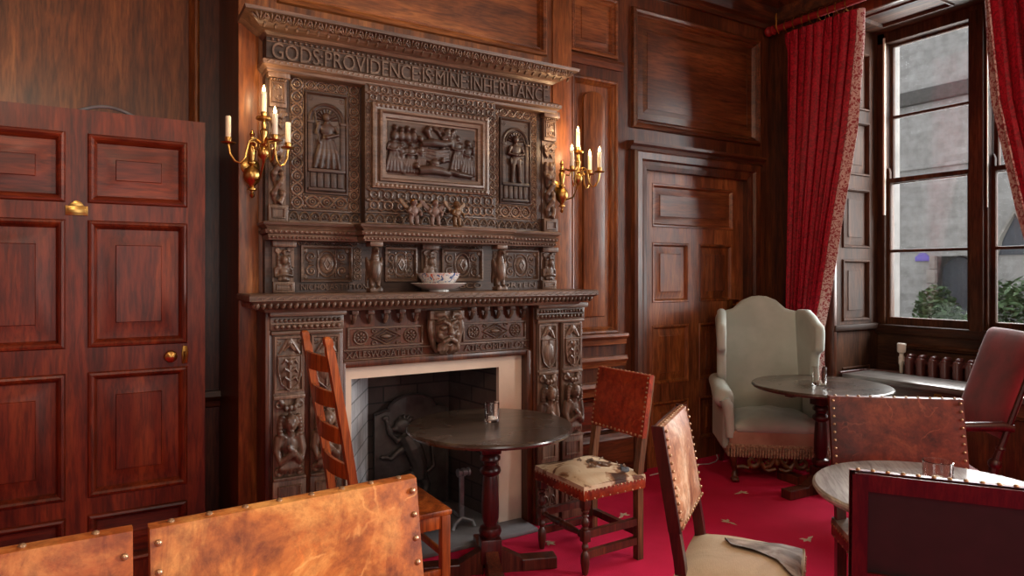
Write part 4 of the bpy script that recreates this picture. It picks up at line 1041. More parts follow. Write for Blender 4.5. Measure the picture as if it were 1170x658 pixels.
# cast iron fireback with a rampant lion
FBk = thing('fireback', 'cast iron fireback with an arched top and a rampant lion in relief', 'fireback', (1.63, 3.95, .025))
mb = MB(WY(3.955)); c = 1.645; y0 = .025
out = [(1.40,y0),(1.89,y0),(1.89,.64)] + [(1.815,.66)] + [(c+.155*math.cos(a), .655+.085*math.sin(a)) for a in [PI*k/12 for k in range(0,13)]] + [(1.475,.66),(1.40,.64)]
mb.prism(out, 0, .025, .006); mb.tube([(x, y, .025) for x, y in out[1:]], .010, 6)
mb.build('plate', M['iron'], FBk)
mb = MB(WY(3.93, .015)); d = .02
mb.tube([(1.67,.22,d),(1.66,.32,d+.01),(1.62,.42,d+.015),(1.58,.50,d)], [.05,.055,.06,.05], 10)
mb.ell((1.555,.56,.02), (.055,.05,.03), 12, 8); mb.ell((1.51,.545,.025), (.028,.02,.02), 8, 6)
for k in range(9): a = -.6+k*.45; mb.ell((1.575+.06*math.cos(a), .55+.06*math.sin(a), .015), (.022,.012,.012), 6, 5, Matrix.Rotation(a, 3, 'Z'))
mb.tube([(1.585,.49,d),(1.52,.47,d),(1.475,.52,d),(1.455,.60,d)], [.026,.022,.018,.014], 8); mb.ell((1.45,.615,.015), (.026,.018,.015), 7, 5)
mb.tube([(1.60,.43,d),(1.53,.40,d),(1.48,.36,d),(1.445,.38,d)], [.026,.022,.017,.014], 8); mb.ell((1.435,.375,.015), (.026,.018,.015), 7, 5)
mb.tube([(1.66,.25,d),(1.58,.24,d),(1.55,.16,d),(1.50,.14,d)], [.036,.032,.02,.014], 8)
mb.tube([(1.69,.22,d),(1.72,.17,d),(1.70,.10,d),(1.65,.08,d)], [.036,.03,.02,.014], 8)
mb.tube([(1.70,.23,d),(1.77,.28,d),(1.76,.40,d),(1.80,.48,d),(1.77,.56,d)], [.014,.014,.013,.014,.022], 7)
for k in range(4): mb.tube([(1.74+.02*(k%2),.56-.0*k,.01),(1.80,.54+.02*k,.01)], .008, 5)
for k in range(5): mb.tube([(1.64+.01*k,.30+.035*k,.04),(1.60+.01*k,.29+.035*k,.035)], .007, 5)
mb.build('lion_relief', M['iron'], FBk, remesh=.005)
def andiron(x, label, y=3.50):
    r = thing('andiron', label, 'andiron', (x, y, .025), 0, 'andirons on the hearth')
    mb = MB(); 
    mb.tube([(-.07,-.03,.0),(-.055,-.028,.035),(0,0,.05),(.055,-.028,.035),(.07,-.03,0)], [.012,.012,.016,.012,.012], 8); mb.tube([(0,0,.05),(0,.2,.06),(0,.36,.05),(0,.37,0)], .010, 8)
    mb.build('foot_bar', M['steel'], r, rel=True)
    mb = MB(); mb.box(-.014, .014, -.008, .008, .05, .30, .003); mb.ell((0,0,.12), .016, 10, 7); mb.build('upright', M['steel'], r, rel=True)
    mb = MB(); R = Matrix.Rotation(PI/2, 3, 'Y')
    mb.lathe([(.016,-.04),(.024,-.038),(.024,-.026),(.018,-.024),(.018,-.012),(.024,-.010),(.024,.010),(.018,.012),(.018,.024),(.024,.026),(.024,.038),(.016,.04)], 18, (.012,0,.315), R); mb.build('scroll_head', M['steel'], r, rel=True)
    return r
andiron(1.775, 'wrought iron andiron beside the round table column'); andiron(1.31, 'wrought iron andiron behind the front chair, left side of the hearth', 3.37)
# ------------------------------------------------------------------ furniture
def turned(h0, h1, r, blocks=()):
    "lathe profile of a baluster between two heights"
    L = h1-h0
    q = [(0,.62),(.03,.95),(.06,.95),(.08,.6),(.12,.55),(.2,.85),(.36,1.0),(.48,.8),(.58,.5),(.62,.48),(.64,.8),(.68,.9),(.72,.8),(.74,.5),(.80,.6),(.88,.95),(.94,.9),(.97,.6),(1,.6)]
    return [(r*b, h0+L*a) for a, b in q]
def backstool(label, loc, face, w=.42, d=.40, sh=.46, top=.96, z0=.635, lean=.085, back='redleather', seat='hide', frame='chair', flap=False, lower=True, behind='backcloth', group=None, nails=13, torn=False, edge_mat=None):
    r = thing('backstool_chair', label, 'chair', (loc[0], loc[1], 0), math.atan2(-face[0], face[1]), group)
    W = w/2; D = d/2; F = M[frame]; kz = (top-.96)
    def yb(z): return -D+.02 - (0 if z < sh else lean*(z-sh)/(top-sh))
    # seat: stuffed block with leather apron
    mb = MB(); n = 10; rows = []
    for i in range(n+1):
        row = []
        for j in range(n+1):
            x = -1+2*i/n; y = -1+2*j/n
            dome = (1-x**4)*(1-y**4); z = sh-.012+.032*dome + .004*math.sin(5*x+3*y)
            row.append((x*W*1.02, y*D*1.02, z))
        rows.append(row)
    mb.grid(rows)
    ed = [(-W*1.02,-D*1.02),(W*1.02,-D*1.02),(W*1.02,D*1.02),(-W*1.02,D*1.02)]
    mb.grid([[(x, y, sh-.012) for x, y in ed], [(x*1.01, y*1.01, sh-.03) for x, y in ed], [(x, y, sh-.075) for x, y in ed]], cu=True)
    st = mb.build('seat', M[seat], r, rel=True, ang=1.0)
    mb = MB(); mb.box(-W*1.03, W*1.03, -D*1.03, D*1.03, sh-.085, sh-.028, .004); mb.build('seat_apron', M[back], r, rel=True)
    mb = MB()
    for k in range(16):
        t = -1+2*(k+.5)/16
        for p in ((t*W, D*1.03, 1), (t*W, -D*1.03, 1), (W*1.03, t*D, 0), (-W*1.03, t*D, 0)):
            mb.ell((p[0], p[1], sh-.036), .006, 7, 5)
            if k % 2: mb.ell((p[0], p[1], sh-.078), .005, 7, 5)
    mb.build('stud_row', M['nail'], st, rel=True)
    if flap:
        mb = MB(); Q = []
        for (ax, ay), (bx, by) in zip([(-.10,-.075),(-.05,-.045),(-.02,.04),(.03,.12),(.10,.175),(.15,.20)], [(-.115,-.07),(-.125,-.02),(-.15,.06),(-.215,.12),(-.216,.196),(.03,.2)]):
            row = []
            for k in range(6):
                x = ax+(bx-ax)*k/5; y = ay+(by-ay)*k/5; X = max(-1, min(1, x/W/1.02)); Y = max(-1, min(1, y/D/1.02))
                row.append((x, y, sh-.012+.032*(1-X**4)*(1-Y**4)+.004*math.sin(5*X+3*Y)+(.014 if k == 0 else .006)))
            Q.append(row)
        mb.grid(Q); mb.grid([[(x, y, z-.004) for x, y, z in row] for row in Q])
        mb.build('hide_flap', M['hidegrey'], st, rel=True)
    if torn:
        def top_z(x, y, e): X = max(-1, min(1, x/W/1.02)); Y = max(-1, min(1, y/D/1.02)); return sh-.012+.032*(1-X**4)*(1-Y**4)+.004*math.sin(5*X+3*Y)+e
        def patch(P, e, name, mat):
            cx = sum(p[0] for p in P)/len(P); cy = sum(p[1] for p in P)/len(P); mb = MB()
            R_ = [[(cx+(x-cx)*k/3, cy+(y-cy)*k/3, top_z(cx+(x-cx)*k/3, cy+(y-cy)*k/3, e if k < 3 else -.004)) for x, y in P] for k in (3, 2, 1)]
            V = mb.grid(R_, cu=True); mb.f(V[-1]); mb.build(name, mat, st, rel=True)
        patch([(-.165,-.075),(-.10,-.125),(-.055,-.165),(-.09,-.175),(-.14,-.17),(-.185,-.13),(-.19,-.09)], .003, 'bare_stuffing', M['slategate'])
        patch([(-.06,-.02),(-.01,.01),(.05,-.02),(.045,-.10),(.0,-.15),(-.03,-.12),(-.085,-.11),(-.11,-.06)], .003, 'torn_patch', M['chair_mid'])
        mb = MB(); rnd = random.Random(2)
        for k in range(14):
            x, y = rnd.uniform(-.12,.06), rnd.uniform(-.14,.02); a = rnd.uniform(0, 6); l = rnd.uniform(.02,.045)
            P = [(x, y), (x+l*math.cos(a)*.5, y+l*math.sin(a)*.5), (x+l*math.cos(a+.5), y+l*math.sin(a+.5))]
            mb.tube([(P[0][0],P[0][1],top_z(*P[0],.002)),(P[1][0],P[1][1],top_z(*P[1],.012)),(P[2][0],P[2][1],top_z(*P[2],.004))], [.006,.009,.003], 6, flat=.4)
        mb.build('torn_hide', M['hidegrey'], st, rel=True)
    # legs
    for sx in (-1, 1):
        x = sx*(W-.022)
        mb = MB(); y = D-.024; b = .020
        mb.box(x-b, x+b, y-b, y+b, sh-.13, sh-.075, .003); mb.lathe(turned(.225, sh-.13, .022), 14, (x, y, 0)); mb.box(x-b, x+b, y-b, y+b, .165, .225, .003)
        mb.lathe([(.012,.12),(.018,.13),(.018,.145),(.014,.15),(.014,.165)], 14, (x, y, 0)); mb.lathe([(.012,0),(.017,.015),(.023,.06),(.022,.10),(.013,.118),(.012,.12)], 14, (x, y, 0))
        mb.build('leg', F, r, rel=True)
        mb = MB(); b = .019
        def sec(z): y = yb(z); return [(x-b, y-b, z), (x+b, y-b, z), (x+b, y+b, z), (x-b, y+b, z)]
        zs = [0, .22, sh-.02, sh+.04, (sh+top)/2, top-.006]
        V = mb.grid([sec(z) for z in zs], cu=True); mb.f(V[0]); mb.f(V[-1])
        mb.build('leg', F if back != 'redleather' else M['chair_mid'], r, rel=True, ang=.4)
    # stretchers
    def bar(a, b, t=.014, name='stretcher'):
        mb = MB(); a = Vector(a); b = Vector(b); ax = (b-a).normalized(); s = Vector((-ax.y, ax.x, 0)); u = Vector((0,0,1))
        q = lambda c: [c+s*t+u*t*1.3, c-s*t+u*t*1.3, c-s*t-u*t*1.3, c+s*t-u*t*1.3]
        mb.hexa(q(a), q(b)); mb.build(name, F, r, rel=True, smooth=False)
    x = W-.022; yf = D-.024
    for s in (-1, 1):
        bar((s*x, yf, .10), (s*x, -D+.02, .10)); bar((s*x, yf, .20), (s*x, -D+.02, .20))
    bar((-x, -D+.02, .14), (x, -D+.02, .14))
    mb = MB(); R = Matrix.Rotation(PI/2, 3, 'Y'); mb.lathe([(.014,-x),(.014,-x*.85),(.02,-x*.8),(.012,-x*.72),(.018,-x*.4),(.021,-.03),(.016,-.015),(.022,0),(.016,.015),(.021,.03),(.018,x*.4),(.012,x*.72),(.02,x*.8),(.014,x*.85),(.014,x)], 12, (0, yf, .195), R); mb.build('stretcher', F, r, rel=True)
    # padded back stretched over the posts, leather in front, timber behind
    mb = MB(); ang = math.atan2(lean, top-sh); n = 8; th = .020
    rows = []
    for k in range(n+1):
        z = z0+(top-z0)*k/n; row = []
        for i in range(n+1):
            x = -1+2*i/n; zz = -1+2*k/n
            bul = .016*(1-x**4)*(1-zz**4)
            row.append((x*W*1.015, yb(z)+.024+bul, z))
        rows.append(row)
    mb.grid(rows)
    edge = []
    for x, z in ((-1,z0),(1,z0),(1,top),(-1,top)): edge.append((x*W*1.015, z))
    mb.grid([[(x, yb(z)+.024, z) for x, z in edge], [(x*1.004, yb(z)+.010, z+(.002 if z == top else 0)) for x, z in edge], [(x, yb(z)-.004, z+(.002 if z == top else 0)) for x, z in edge]], cu=True)
    bk = mb.build('backrest', M[back], r, rel=True, ang=.9)
    if edge_mat:
        for s in (-1, 1):
            mb = MB(); mb.hexa([(s*W*.97, yb(z0)+.026, z0), (s*W*1.025, yb(z0)+.024, z0), (s*W*1.025, yb(z0)-.018, z0), (s*W*.97, yb(z0)-.018, z0)], [(s*W*.97, yb(top)+.026, top+.004), (s*W*1.025, yb(top)+.024, top+.004), (s*W*1.025, yb(top)-.018, top+.004), (s*W*.97, yb(top)-.018, top+.004)])
            mb.build('back_upright', M[edge_mat], r, rel=True, smooth=False)
    mb = MB()
    for k in range(nails):
        t = -1+2*(k+.5)/nails; z = z0+(top-z0)*(k+.5)/nails
        for s in (-1, 1):
            mb.ell((s*(W*(.925 if edge_mat else .965)), yb(z)+(.030 if edge_mat else .026), z), (.0065,.006,.0065), 9, 5)
        mb.ell((t*W, yb(top)+.008, top+.002), (.0065,.0065,.005), 9, 5)
        mb.ell((t*W, yb(z0)+.026, z0+.012), (.007,.006,.007), 9, 5)
    mb.build('stud_row', M['nail'], bk, rel=True)
    for a, b in ((z0, z0+.045), (top-.05, top-.002)):
        mb = MB(); mb.hexa([(-W+.01, yb(a)-.018, a), (W-.01, yb(a)-.018, a), (W-.01, yb(a)+.012, a), (-W+.01, yb(a)+.012, a)], [(-W+.01, yb(b)-.018, b), (W-.01, yb(b)-.018, b), (W-.01, yb(b)+.012, b), (-W+.01, yb(b)+.012, b)])
        mb.build('back_rail', F, r, rel=True, smooth=False)
    mb = MB(); a, b = z0+.03, top-.03
    mb.hexa([(-W+.03, yb(a)-.006, a), (W-.03, yb(a)-.006, a), (W-.03, yb(a)+.008, a), (-W+.03, yb(a)+.008, a)], [(-W+.03, yb(b)-.006, b), (W-.03, yb(b)-.006, b), (W-.03, yb(b)+.008, b), (-W+.03, yb(b)+.008, b)])
    mb.build('back_cloth', M[behind], r, rel=True, smooth=False)
    return r
backstool('red-brown leather chair with torn cowhide seat drawn up to the fireside table', (2.215, 2.86), (-1,-.02), torn=True)
backstool('leather chair turned away from the fire, cream cloth seat with a grey hide flap', (1.985, 1.655), (.557,-.83), w=.44, top=.96, back='paleleather', seat='canvas', flap=True, z0=.60, edge_mat='mahog', frame='mahog')
backstool('wide tan leather studded chair back in front of the hearth', (.335, 1.045), (.067,-.998), w=.50, d=.44, top=1.062, sh=.48, back='tan', z0=.68, lean=.10, seat='tan', nails=8)
backstool('tan leather chair back in front of the open panelled door', (-.21, 1.03), (.02,-1), w=.50, d=.44, top=1.062, sh=.48, back='tan', z0=.68, lean=.10, seat='tan', nails=5)
backstool('chair seen from its dark wooden back, at the worn round table', (2.085, 1.045), (.82,.57), w=.46, top=.965, back='brownleather', frame='mahog', seat='hidegrey')
backstool('dark brown leather studded chair with hairy hide seat behind the worn table', (2.75, 1.42), (-.64,-.77), w=.53, d=.42, top=.965, z0=.60, back='brownleather', seat='hidegrey', nails=11)

# ladder-back chair
r = thing('ladderback_chair', 'tall plain ladder-back chair with four curved slats by the hearth', 'chair', (1.11, 2.92, 0), -PI/2)
W, D = .185, .215; L_ = M['ladder']
def lb(z): return -D+.012 - (0 if z < .42 else .135*((z-.42)/.82)**1.15)
for sx in (-1, 1):
    x = sx*W
    mb = MB(); b = .017; zs = [0,.2,.42,.55,.7,.85,1.0,1.1,1.18]
    def sec(z, k=1): return [(x-b*1.15*k, lb(z)-b*k, z), (x+b*1.15*k, lb(z)-b*k, z), (x+b*1.15*k, lb(z)+b*k, z), (x-b*1.15*k, lb(z)+b*k, z)]
    rows = [sec(z) for z in zs]+[sec(1.20, .8), sec(1.215, 1.0), sec(1.235, .9), sec(1.243, .5)]
    V = mb.grid(rows, cu=True); mb.f(V[0]); mb.f(V[-1]); mb.build('leg', L_, r, rel=True, ang=.5)
    mb = MB(); mb.box(x-.021, x+.021, D-.045, D-.003, 0, .42, .004); mb.build('leg', L_, r, rel=True)
    mb = MB(); mb.box(x-.010, x+.010, -D+.02, D-.02, .36, .42, .003); mb.build('seat_rail', L_, r, rel=True)
    mb = MB(); mb.box(x-.008, x+.008, -D+.02, D-.02, .15, .18, .003); mb.build('stretcher', L_, r, rel=True)
mb = MB(); mb.box(-W+.01, W-.01, D-.035, D-.012, .36, .42, .003); mb.build('seat_rail', L_, r, rel=True)
mb = MB(); mb.box(-W+.01, W-.01, D-.03, D-.014, .22, .25, .003); mb.build('stretcher', L_, r, rel=True)
mb = MB(); mb.box(-W-.022, W+.022, -D+.01, D+.004, .42, .445, .006); mb.build('seat', M['ladder'], r, rel=True)
for z in (.64, .79, .945, 1.095):
    mb = MB(); rows = []
    for k in range(13):
        t = -1+2*k/12; x = t*W; y = lb(z+.03)-.035*(1-t*t); h = .058+.012*(1-t*t); lo = z-.004*(1-t*t)
        rows.append([(x, y-.007, lo), (x, y+.007, lo), (x, y+.007, lo+h), (x, y-.007, lo+h)])
    V = mb.grid(rows, cu=True); mb.f(V[0]); mb.f(V[-1]); mb.build('back_slat', L_, r, rel=True, ang=.5)

# round pedestal tables
def table(label, x, y, R, rz, top, col='mahog', h=.74):
    t = thing('round_table', label, 'table', (x, y, 0), rz)
    mb = MB(); mb.lathe([(0,h-.032),(R-.03,h-.032),(R-.008,h-.026),(R,h-.014),(R-.002,h-.006),(R-.010,h),(0,h)], 72, cap=False); mb.build('table_top', M[top], t, rel=True, ang=.5)
    mb = MB(); C_ = M[col]
    mb.box(-.05,.05,-.05,.05,.60,h-.032,.006)
    mb.lathe([(.036,.60),(.042,.592),(.052,.58),(.052,.565),(.036,.555),(.034,.54),(.050,.525),(.055,.51),(.050,.497),(.034,.485),(.037,.47),(.042,.40),(.045,.33),(.043,.27),(.034,.245),(.034,.235),(.052,.225),(.058,.205),(.052,.188),(.04,.18),(.04,.17)], 24)
    mb.box(-.052,.052,-.052,.052,.055,.175,.006); mb.build('column', C_, t, rel=True)
    for k in range(4):
        a = k*PI/2; mb = MB(Matrix.Rotation(a, 4, 'Z')); w = .032
        mb.hexa([(.04,-w,.0),(.04,w,.0),(.04,w,.125),(.04,-w,.125)], [(.16,-w,.0),(.16,w,.0),(.16,w,.062),(.16,-w,.062)])
        mb.box(.155,.34,-.04,.04,0,.062,.006); mb.build('foot', M['chair'], t, rel=True, smooth=False)
    mb = MB(); mb.box(-R*.7,R*.7,-.03,.03,h-.062,h-.032,.004); mb.build('bearer', C_, t, rel=True)
    return t
table('round dark pedestal table in front of the fireplace', 1.657, 2.949, .42, -.35, 'table')
table('round dark pedestal table beside the wing chair', 4.21, 2.845, .45, -.08, 'table')
table('round pedestal table with a worn grey top nearest the viewer', 2.484, 1.219, .41, .75, 'table_worn')
# tealight glasses
def tumbler(label, x, y, r, h, z=.74):
    g = thing('tealight_glass', label, 'glass', (x, y, z+.0005), 0)
    mb = MB(); mb.lathe([(0,0),(r*.92,0),(r*.96,.004),(r,h),(r-.0042,h+.001),(r*.96-.006,.020),(r*.85,.015),(0,.014)], 32, cap=False); mb.build('tumbler', M['glass'], g, rel=True, ang=.6)
    mb = MB(); mb.lathe([(0,.0145),(.019,.0145),(.019,.03),(.0175,.031),(.0165,.028),(0,.028)], 20, cap=False); mb.tube([(0,0,.028),(0,.001,.036)], .001, 5); mb.build('tealight', M['wick'], g, rel=True, ang=.5)
tumbler('small clear tealight glass on the fireside table', 1.700, 3.008, .039, .098)
tumbler('clear tealight glass on the table beside the wing chair', 4.201, 2.85, .048, .12)
tumbler('low clear tealight glass on the worn grey table', 2.575, 1.275, .05, .082)

# wing chair
wx, wy = 4.295, 3.335
wcA = math.atan2(.43, -.90)
r = thing('wing_armchair', 'high-backed wing armchair in pale sage cloth in the panelled corner', 'armchair', (wx, wy, 0), math.atan2(.63, -.777))
SG = M['sage']
def slab(name, out, x0, x1, Mx, mat, bv=.03, parent=r):
    mb = MB(Mx); mb.prism(out, x0, x1); o = mb.build(name, mat, parent, rel=True, ang=1.2); bevel(o, bv, 4); return o
# backrest: camel-backed outline, leaning
lean = Matrix.Translation((0,-.22,.36)) @ Matrix.Rotation(math.radians(7), 4, 'X') @ Matrix(((1,0,0,0),(0,0,-1,0),(0,1,0,0),(0,0,0,1)))
top = [(.34,.80),(.31,.845),(.27,.85),(.20,.87),(.13,.935),(.06,.965),(0,.972)]
out = [(-.30,0),(.30,0)]+top+[(-a, b) for a, b in top[-2::-1]]
slab('backrest', out, -.045, .055, lean, SG, .035)
for s in (-1, 1):
    Ms = Matrix.Translation((s*.345, 0, 0)) @ Matrix.Rotation(s*-.16, 4, 'Z') @ Matrix(((0,0,1,0),(1,0,0,0),(0,1,0,0),(0,0,0,1)))
    o = slab('wing', [(-.26,.60),(-.10,.66),(-.02,.72),(.0,.86),(.015,.90),(.075,.92),(.085,1.06),(.075,1.12),(.02,1.14),(-.04,1.18),(-.14,1.225),(-.30,1.22),(-.33,1.0)], -.035, .035, Ms, SG, .03)
    mb = MB()
    mb.tube([(s*.35,-.24,.655),(s*.355,-.10,.64),(s*.365,.05,.63),(s*.375,.20,.615),(s*.378,.275,.605),(s*.378,.295,.60)], [.055,.06,.066,.072,.072,.055], 16)
    o = mb.build('armrest', SG, r, rel=True, ang=1.2)
    slab('arm_panel', [(-.24,.22),(.24,.22),(.255,.40),(.26,.60),(-.24,.62)], -.04, .04, Matrix.Translation((s*.34,0,0)) @ Matrix(((0,0,1,0),(1,0,0,0),(0,1,0,0),(0,0,0,1))), SG, .025)
    mb = MB(); mb.lathe([(.055,0),(.05,.012),(.0,.02)], 20, (s*.378,.285,.60), Matrix.Rotation(-PI/2, 3, 'X'), cap=False)
    mb.tube([(s*.378,.302,.60),(s*.35,.292,.54),(s*.335,.28,.44),(s*.33,.27,.32)], [.035,.04,.034,.03], 10); mb.build('arm_front', SG, r, rel=True, ang=1.2)
# cushion
mb = MB(); n = 14; rows = []
for sgn in (1, -1):
    pass
T = []
for i in range(n+1):
    row = []
    for j in range(n+1):
        x = -1+2*i/n; y = -1+2*j/n; e = (1-abs(x)**6)*(1-abs(y)**6)
        wr = .010*math.sin(4.5*x+2*y)*math.cos(3*y-1)+.008*math.sin(11*x-4*y)*e
        row.append((x*.295, .055+y*.245, .42+.045*e**.5+.02*(1-x*x)*(1-y*y)+wr*e))
    T.append(row)
mb.grid(T); Bm = [[(p[0], p[1], .36-.02*(1-((p[0]/.295)**6))*(1-(((p[1]-.055)/.245)**6))) for p in row] for row in T]; mb.grid(Bm)
per = [(i, 0) for i in range(n)]+[(n, j) for j in range(n)]+[(i, n) for i in range(n, 0, -1)]+[(0, j) for j in range(n, 0, -1)]
mb.grid([[T[i][j] for i, j in per], [(T[i][j][0]*1.03, .055+(T[i][j][1]-.055)*1.03, .39) for i, j in per], [Bm[i][j] for i, j in per]], cu=True)
bmesh.ops.remove_doubles(mb.bm, verts=mb.bm.verts, dist=.0005)
o = mb.build('seat_cushion', SG, r, rel=True, ang=2); subsurf(o, 1)
mb = MB(); mb.box(-.335,.335,-.25,.295,.23,.37,.02); mb.build('seat_rail', M['pinkrail'], r, rel=True)
mb = MB(); mb.box(-.342,.342,-.2,.302,.245,.275,.006)
for k in range(34): 
    x = -.335+.67*(k+.5)/34; mb.tube([(x,.303,.25),(x,.306,.22),(x+.002,.304,.185)], [.007,.009,.006], 6)
    if k % 2: mb.ell((x,.306,.262), (.012,.005,.010), 7, 5)
for k in range(22):
    for s in (-1, 1): y = -.19+.49*(k+.5)/22; mb.tube([(s*.343,y,.25),(s*.346,y,.22),(s*.344,y,.185)], [.007,.009,.006], 6)
mb.build('fringe', M['fringe'], r, rel=True)
for sx in (-1, 1):
    mb = MB(); x = sx*.30
    mb.tube([(x,.26,.25),(x+sx*.012,.275,.19),(x+sx*.004,.265,.12),(x-sx*.004,.26,.075),(x,.27,.045),(x,.275,.02)], [.03,.03,.02,.017,.026,.022], 10)
    mb.ell((x,.28,.022), (.032,.04,.022), 10, 6)
    for k in (-1,0,1): mb.tube([(x+k*.014,.29,.035),(x+k*.018,.318,.014)], [.012,.007], 6)
    mb.build('leg', M['chair'], r, rel=True)
    mb = MB(); mb.tube([(x,-.24,.25),(x,-.25,.12),(x,-.28,0)], [.026,.022,.018], 8); mb.build('leg', M['chair'], r, rel=True)
mb = MB(Matrix.Translation((0,.255,.02)) @ Matrix(((1,0,0,0),(0,0,-1,0),(0,1,0,0),(0,0,0,1))))
for s in (-1, 1):
    spiral(mb, s*.17, .125, .055, PI/2, 1.25, .020, 0, s, 20); mb.tube([(s*.27,.16,0),(s*.24,.185,0),(s*.17,.18,0)], [.012,.016,.018], 8)
    mb.tube([(s*.115,.12,0),(s*.09,.085,0),(s*.05,.10,0),(s*.02,.15,0),(0,.175,0)], [.018,.020,.018,.016,.014], 8)
    spiral(mb, s*.05, .135, .03, 0, 1.1, .012, 0, -s, 12); mb.tube([(s*.28,.08,0),(s*.24,.085,0),(s*.20,.075,0)], [.012,.016,.014], 8)
    mb.tube([(s*.01,.075,0),(s*.06,.06,0),(s*.10,.075,0)], [.012,.014,.010], 8)
mb.ell((0,.125,0), (.022,.03,.018), 10, 7); mb.build('scrolled_stretcher', M['chair_mid'], r, rel=True)

# red armchair by the window
r = thing('upholstered_armchair', 'armchair with a high leaning back in red velvet near the window', 'armchair', (3.93, 2.06, 0), math.atan2(.71, .70))
RV = M['redvelvet']; W = .29
def yk(z): return -.25-(0 if z < .45 else .235*(z-.45)/.73)
mb = MB(); rows = []
n = 10
def kb(side):
    rows = []
    for k in range(n+1):
        z = .64+.55*k/n; row = []
        for i in range(n+1):
            x = -1+2*i/n; e = (1-x**6)*(1-(-1+2*k/n)**6); ez = .02*(1-x*x) if k == n else 0
            row.append((x*W, yk(z)+side*(.022+.022*e), z+ez*.3))
        rows.append(row)
    return rows
A, B = kb(1), kb(-1); mb.grid(A); mb.grid(B)
per = [(i, 0) for i in range(n)]+[(n, j) for j in range(n)]+[(i, n) for i in range(n, 0, -1)]+[(0, j) for j in range(n, 0, -1)]
mb.grid([[A[i][j] for i, j in per], [B[i][j] for i, j in per]], cu=True); bmesh.ops.remove_doubles(mb.bm, verts=mb.bm.verts, dist=.0005)
o = mb.build('backrest', RV, r, rel=True, ang=2); subsurf(o, 1)
mb = MB(); mb.box(-.30,.30,-.24,.28,.34,.47,.035,4); mb.build('seat', RV, r, rel=True, ang=1.2)
for s in (-1, 1):
    x = s*.285
    mb = MB(); mb.tube([(x, yk(z), z) for z in (0,.2,.4,.52,.60,.66,.8,1.0)], [.02,.022,.022,.024,.018,.016,.014,.012], 8); mb.ell((x,yk(.52),.52), .032, 12, 8); mb.ell((x,yk(.60),.60), (.024,.024,.016), 10, 6); mb.build('leg', M['mahog'], r, rel=True)
    mb = MB(); mb.lathe([(.016,0),(.024,.03),(.026,.07),(.016,.11),(.022,.14),(.022,.34),(.024,.47)]+[(a, b+.0) for a, b in turned(.47,.67,.026)], 14, (x,.24,0)); mb.build('leg', M['mahog'], r, rel=True)
    mb = MB(); mb.tube([(x, yk(.72)-.02, .705),(x, yk(.72)+.03,.715),(x,-.15,.705),(x,.05,.685),(x,.20,.69),(x,.29,.675),(x,.31,.655)], [.020,.026,.024,.022,.026,.028,.018], 10); mb.build('armrest', M['mahog'], r, rel=True)
    mb = MB(); mb.tube([(x,yk(.12),.12),(x,.24,.12)], .014, 8); mb.build('stretcher', M['mahog'], r, rel=True)
mb = MB(); mb.tube([(-.285,.24,.2),(.285,.24,.2)], .016, 8); mb.build('stretcher', M['mahog'], r, rel=True)

# chest under the window
r = thing('low_chest', 'low dark oak chest with a pale-lit lid below the window', 'chest', (5.18, 2.45, 0), 0)
mb = MB(); mb.box(-.17,.17,-.74,.70,.06,.675,.005); mb.box(-.185,.18,-.75,.71,0,.07,.008); mb.build('body', M['darkY'], r, rel=True)
mb = MB(); mb.box(-.205,.19,-.77,.73,.675,.715,.008); mb.build('lid', wood('lit_lid', (70,66,64), (112,108,106), (142,138,136), 'Y', rough=.3, coat=.4), r, rel=True)  # dark lid greyed: white window light put into its colour
mb = MB(); mb.box(-.18,.0,-.75,.71,.655,.675,.004); mb.build('moulding', M['darkY'], r, rel=True)
for y in (-.36,.43):
    mb = MB(Matrix(((0,0,-1,-.17),(1,0,0,0),(0,1,0,0),(0,0,0,1)))); mb.rings(y-.33, y+.33, .12, .58, [(0,0),(.004,.014),(.018,.016),(.026,.002),(.06,.002),(.09,.008)]); mb.build('front_panel', M['darkZ'], r, rel=True, ang=.4)
mb = MB(Matrix(((0,0,-1,-.17),(1,0,0,0),(0,1,0,0),(0,0,0,1)))); mb.prism([(.01,.60),(.05,.60),(.06,.63),(.05,.66),(.01,.66),(0,.63)], 0, .004); mb.tube([(.03,.64,.006),(.03,.615,.006)], .005, 6); mb.build('lock_plate', M['brassdk'], r, rel=True)
# radiator
r = thing('column_radiator', 'brown column radiator standing under the window sill', 'radiator', (5.50, 2.36, 0), 0)
for k in range(13):
    y = .56-.088*k
    mb = MB(); mb.box(-.075,.075,y-.028,y+.028,.10,.845,.027,4)
    for x in (-.05,.05): mb.tube([(x,y,.1),(x,y,0 if k in (0,12) else .09)], .018, 8)
    mb.ell((0,y,.845), (.06,.026,.022), 12, 6); mb.build('section', M['radiator'], r, rel=True)
mb = MB(); R = Matrix.Rotation(PI/2, 3, 'X'); mb.lathe([(.018,-.60),(.018,.60)], 12, (0,0,.80), R); mb.lathe([(.018,-.60),(.018,.60)], 12, (0,0,.16), R); mb.build('header_pipe', M['radiator'], r, rel=True)
mb = MB(); mb.lathe([(.014,.70),(.016,.76),(.022,.78),(.022,.83),(.016,.84),(.016,.86),(.03,.87),(.033,.885),(.033,.935),(.028,.94),(0,.942)], 14, (0,.64,0)); mb.tube([(0,.58,.80),(0,.64,.80)], .012, 8); mb.build('valve', M['white'], r, rel=True)
mb = MB(); mb.tube([(0,.64,.71),(0,.66,.70),(-.04,.84,.70),(-.10,.905,.70),(-.42,.905,.70)], .012, 8); mb.build('supply_pipe', M['radiator'], r, rel=True)

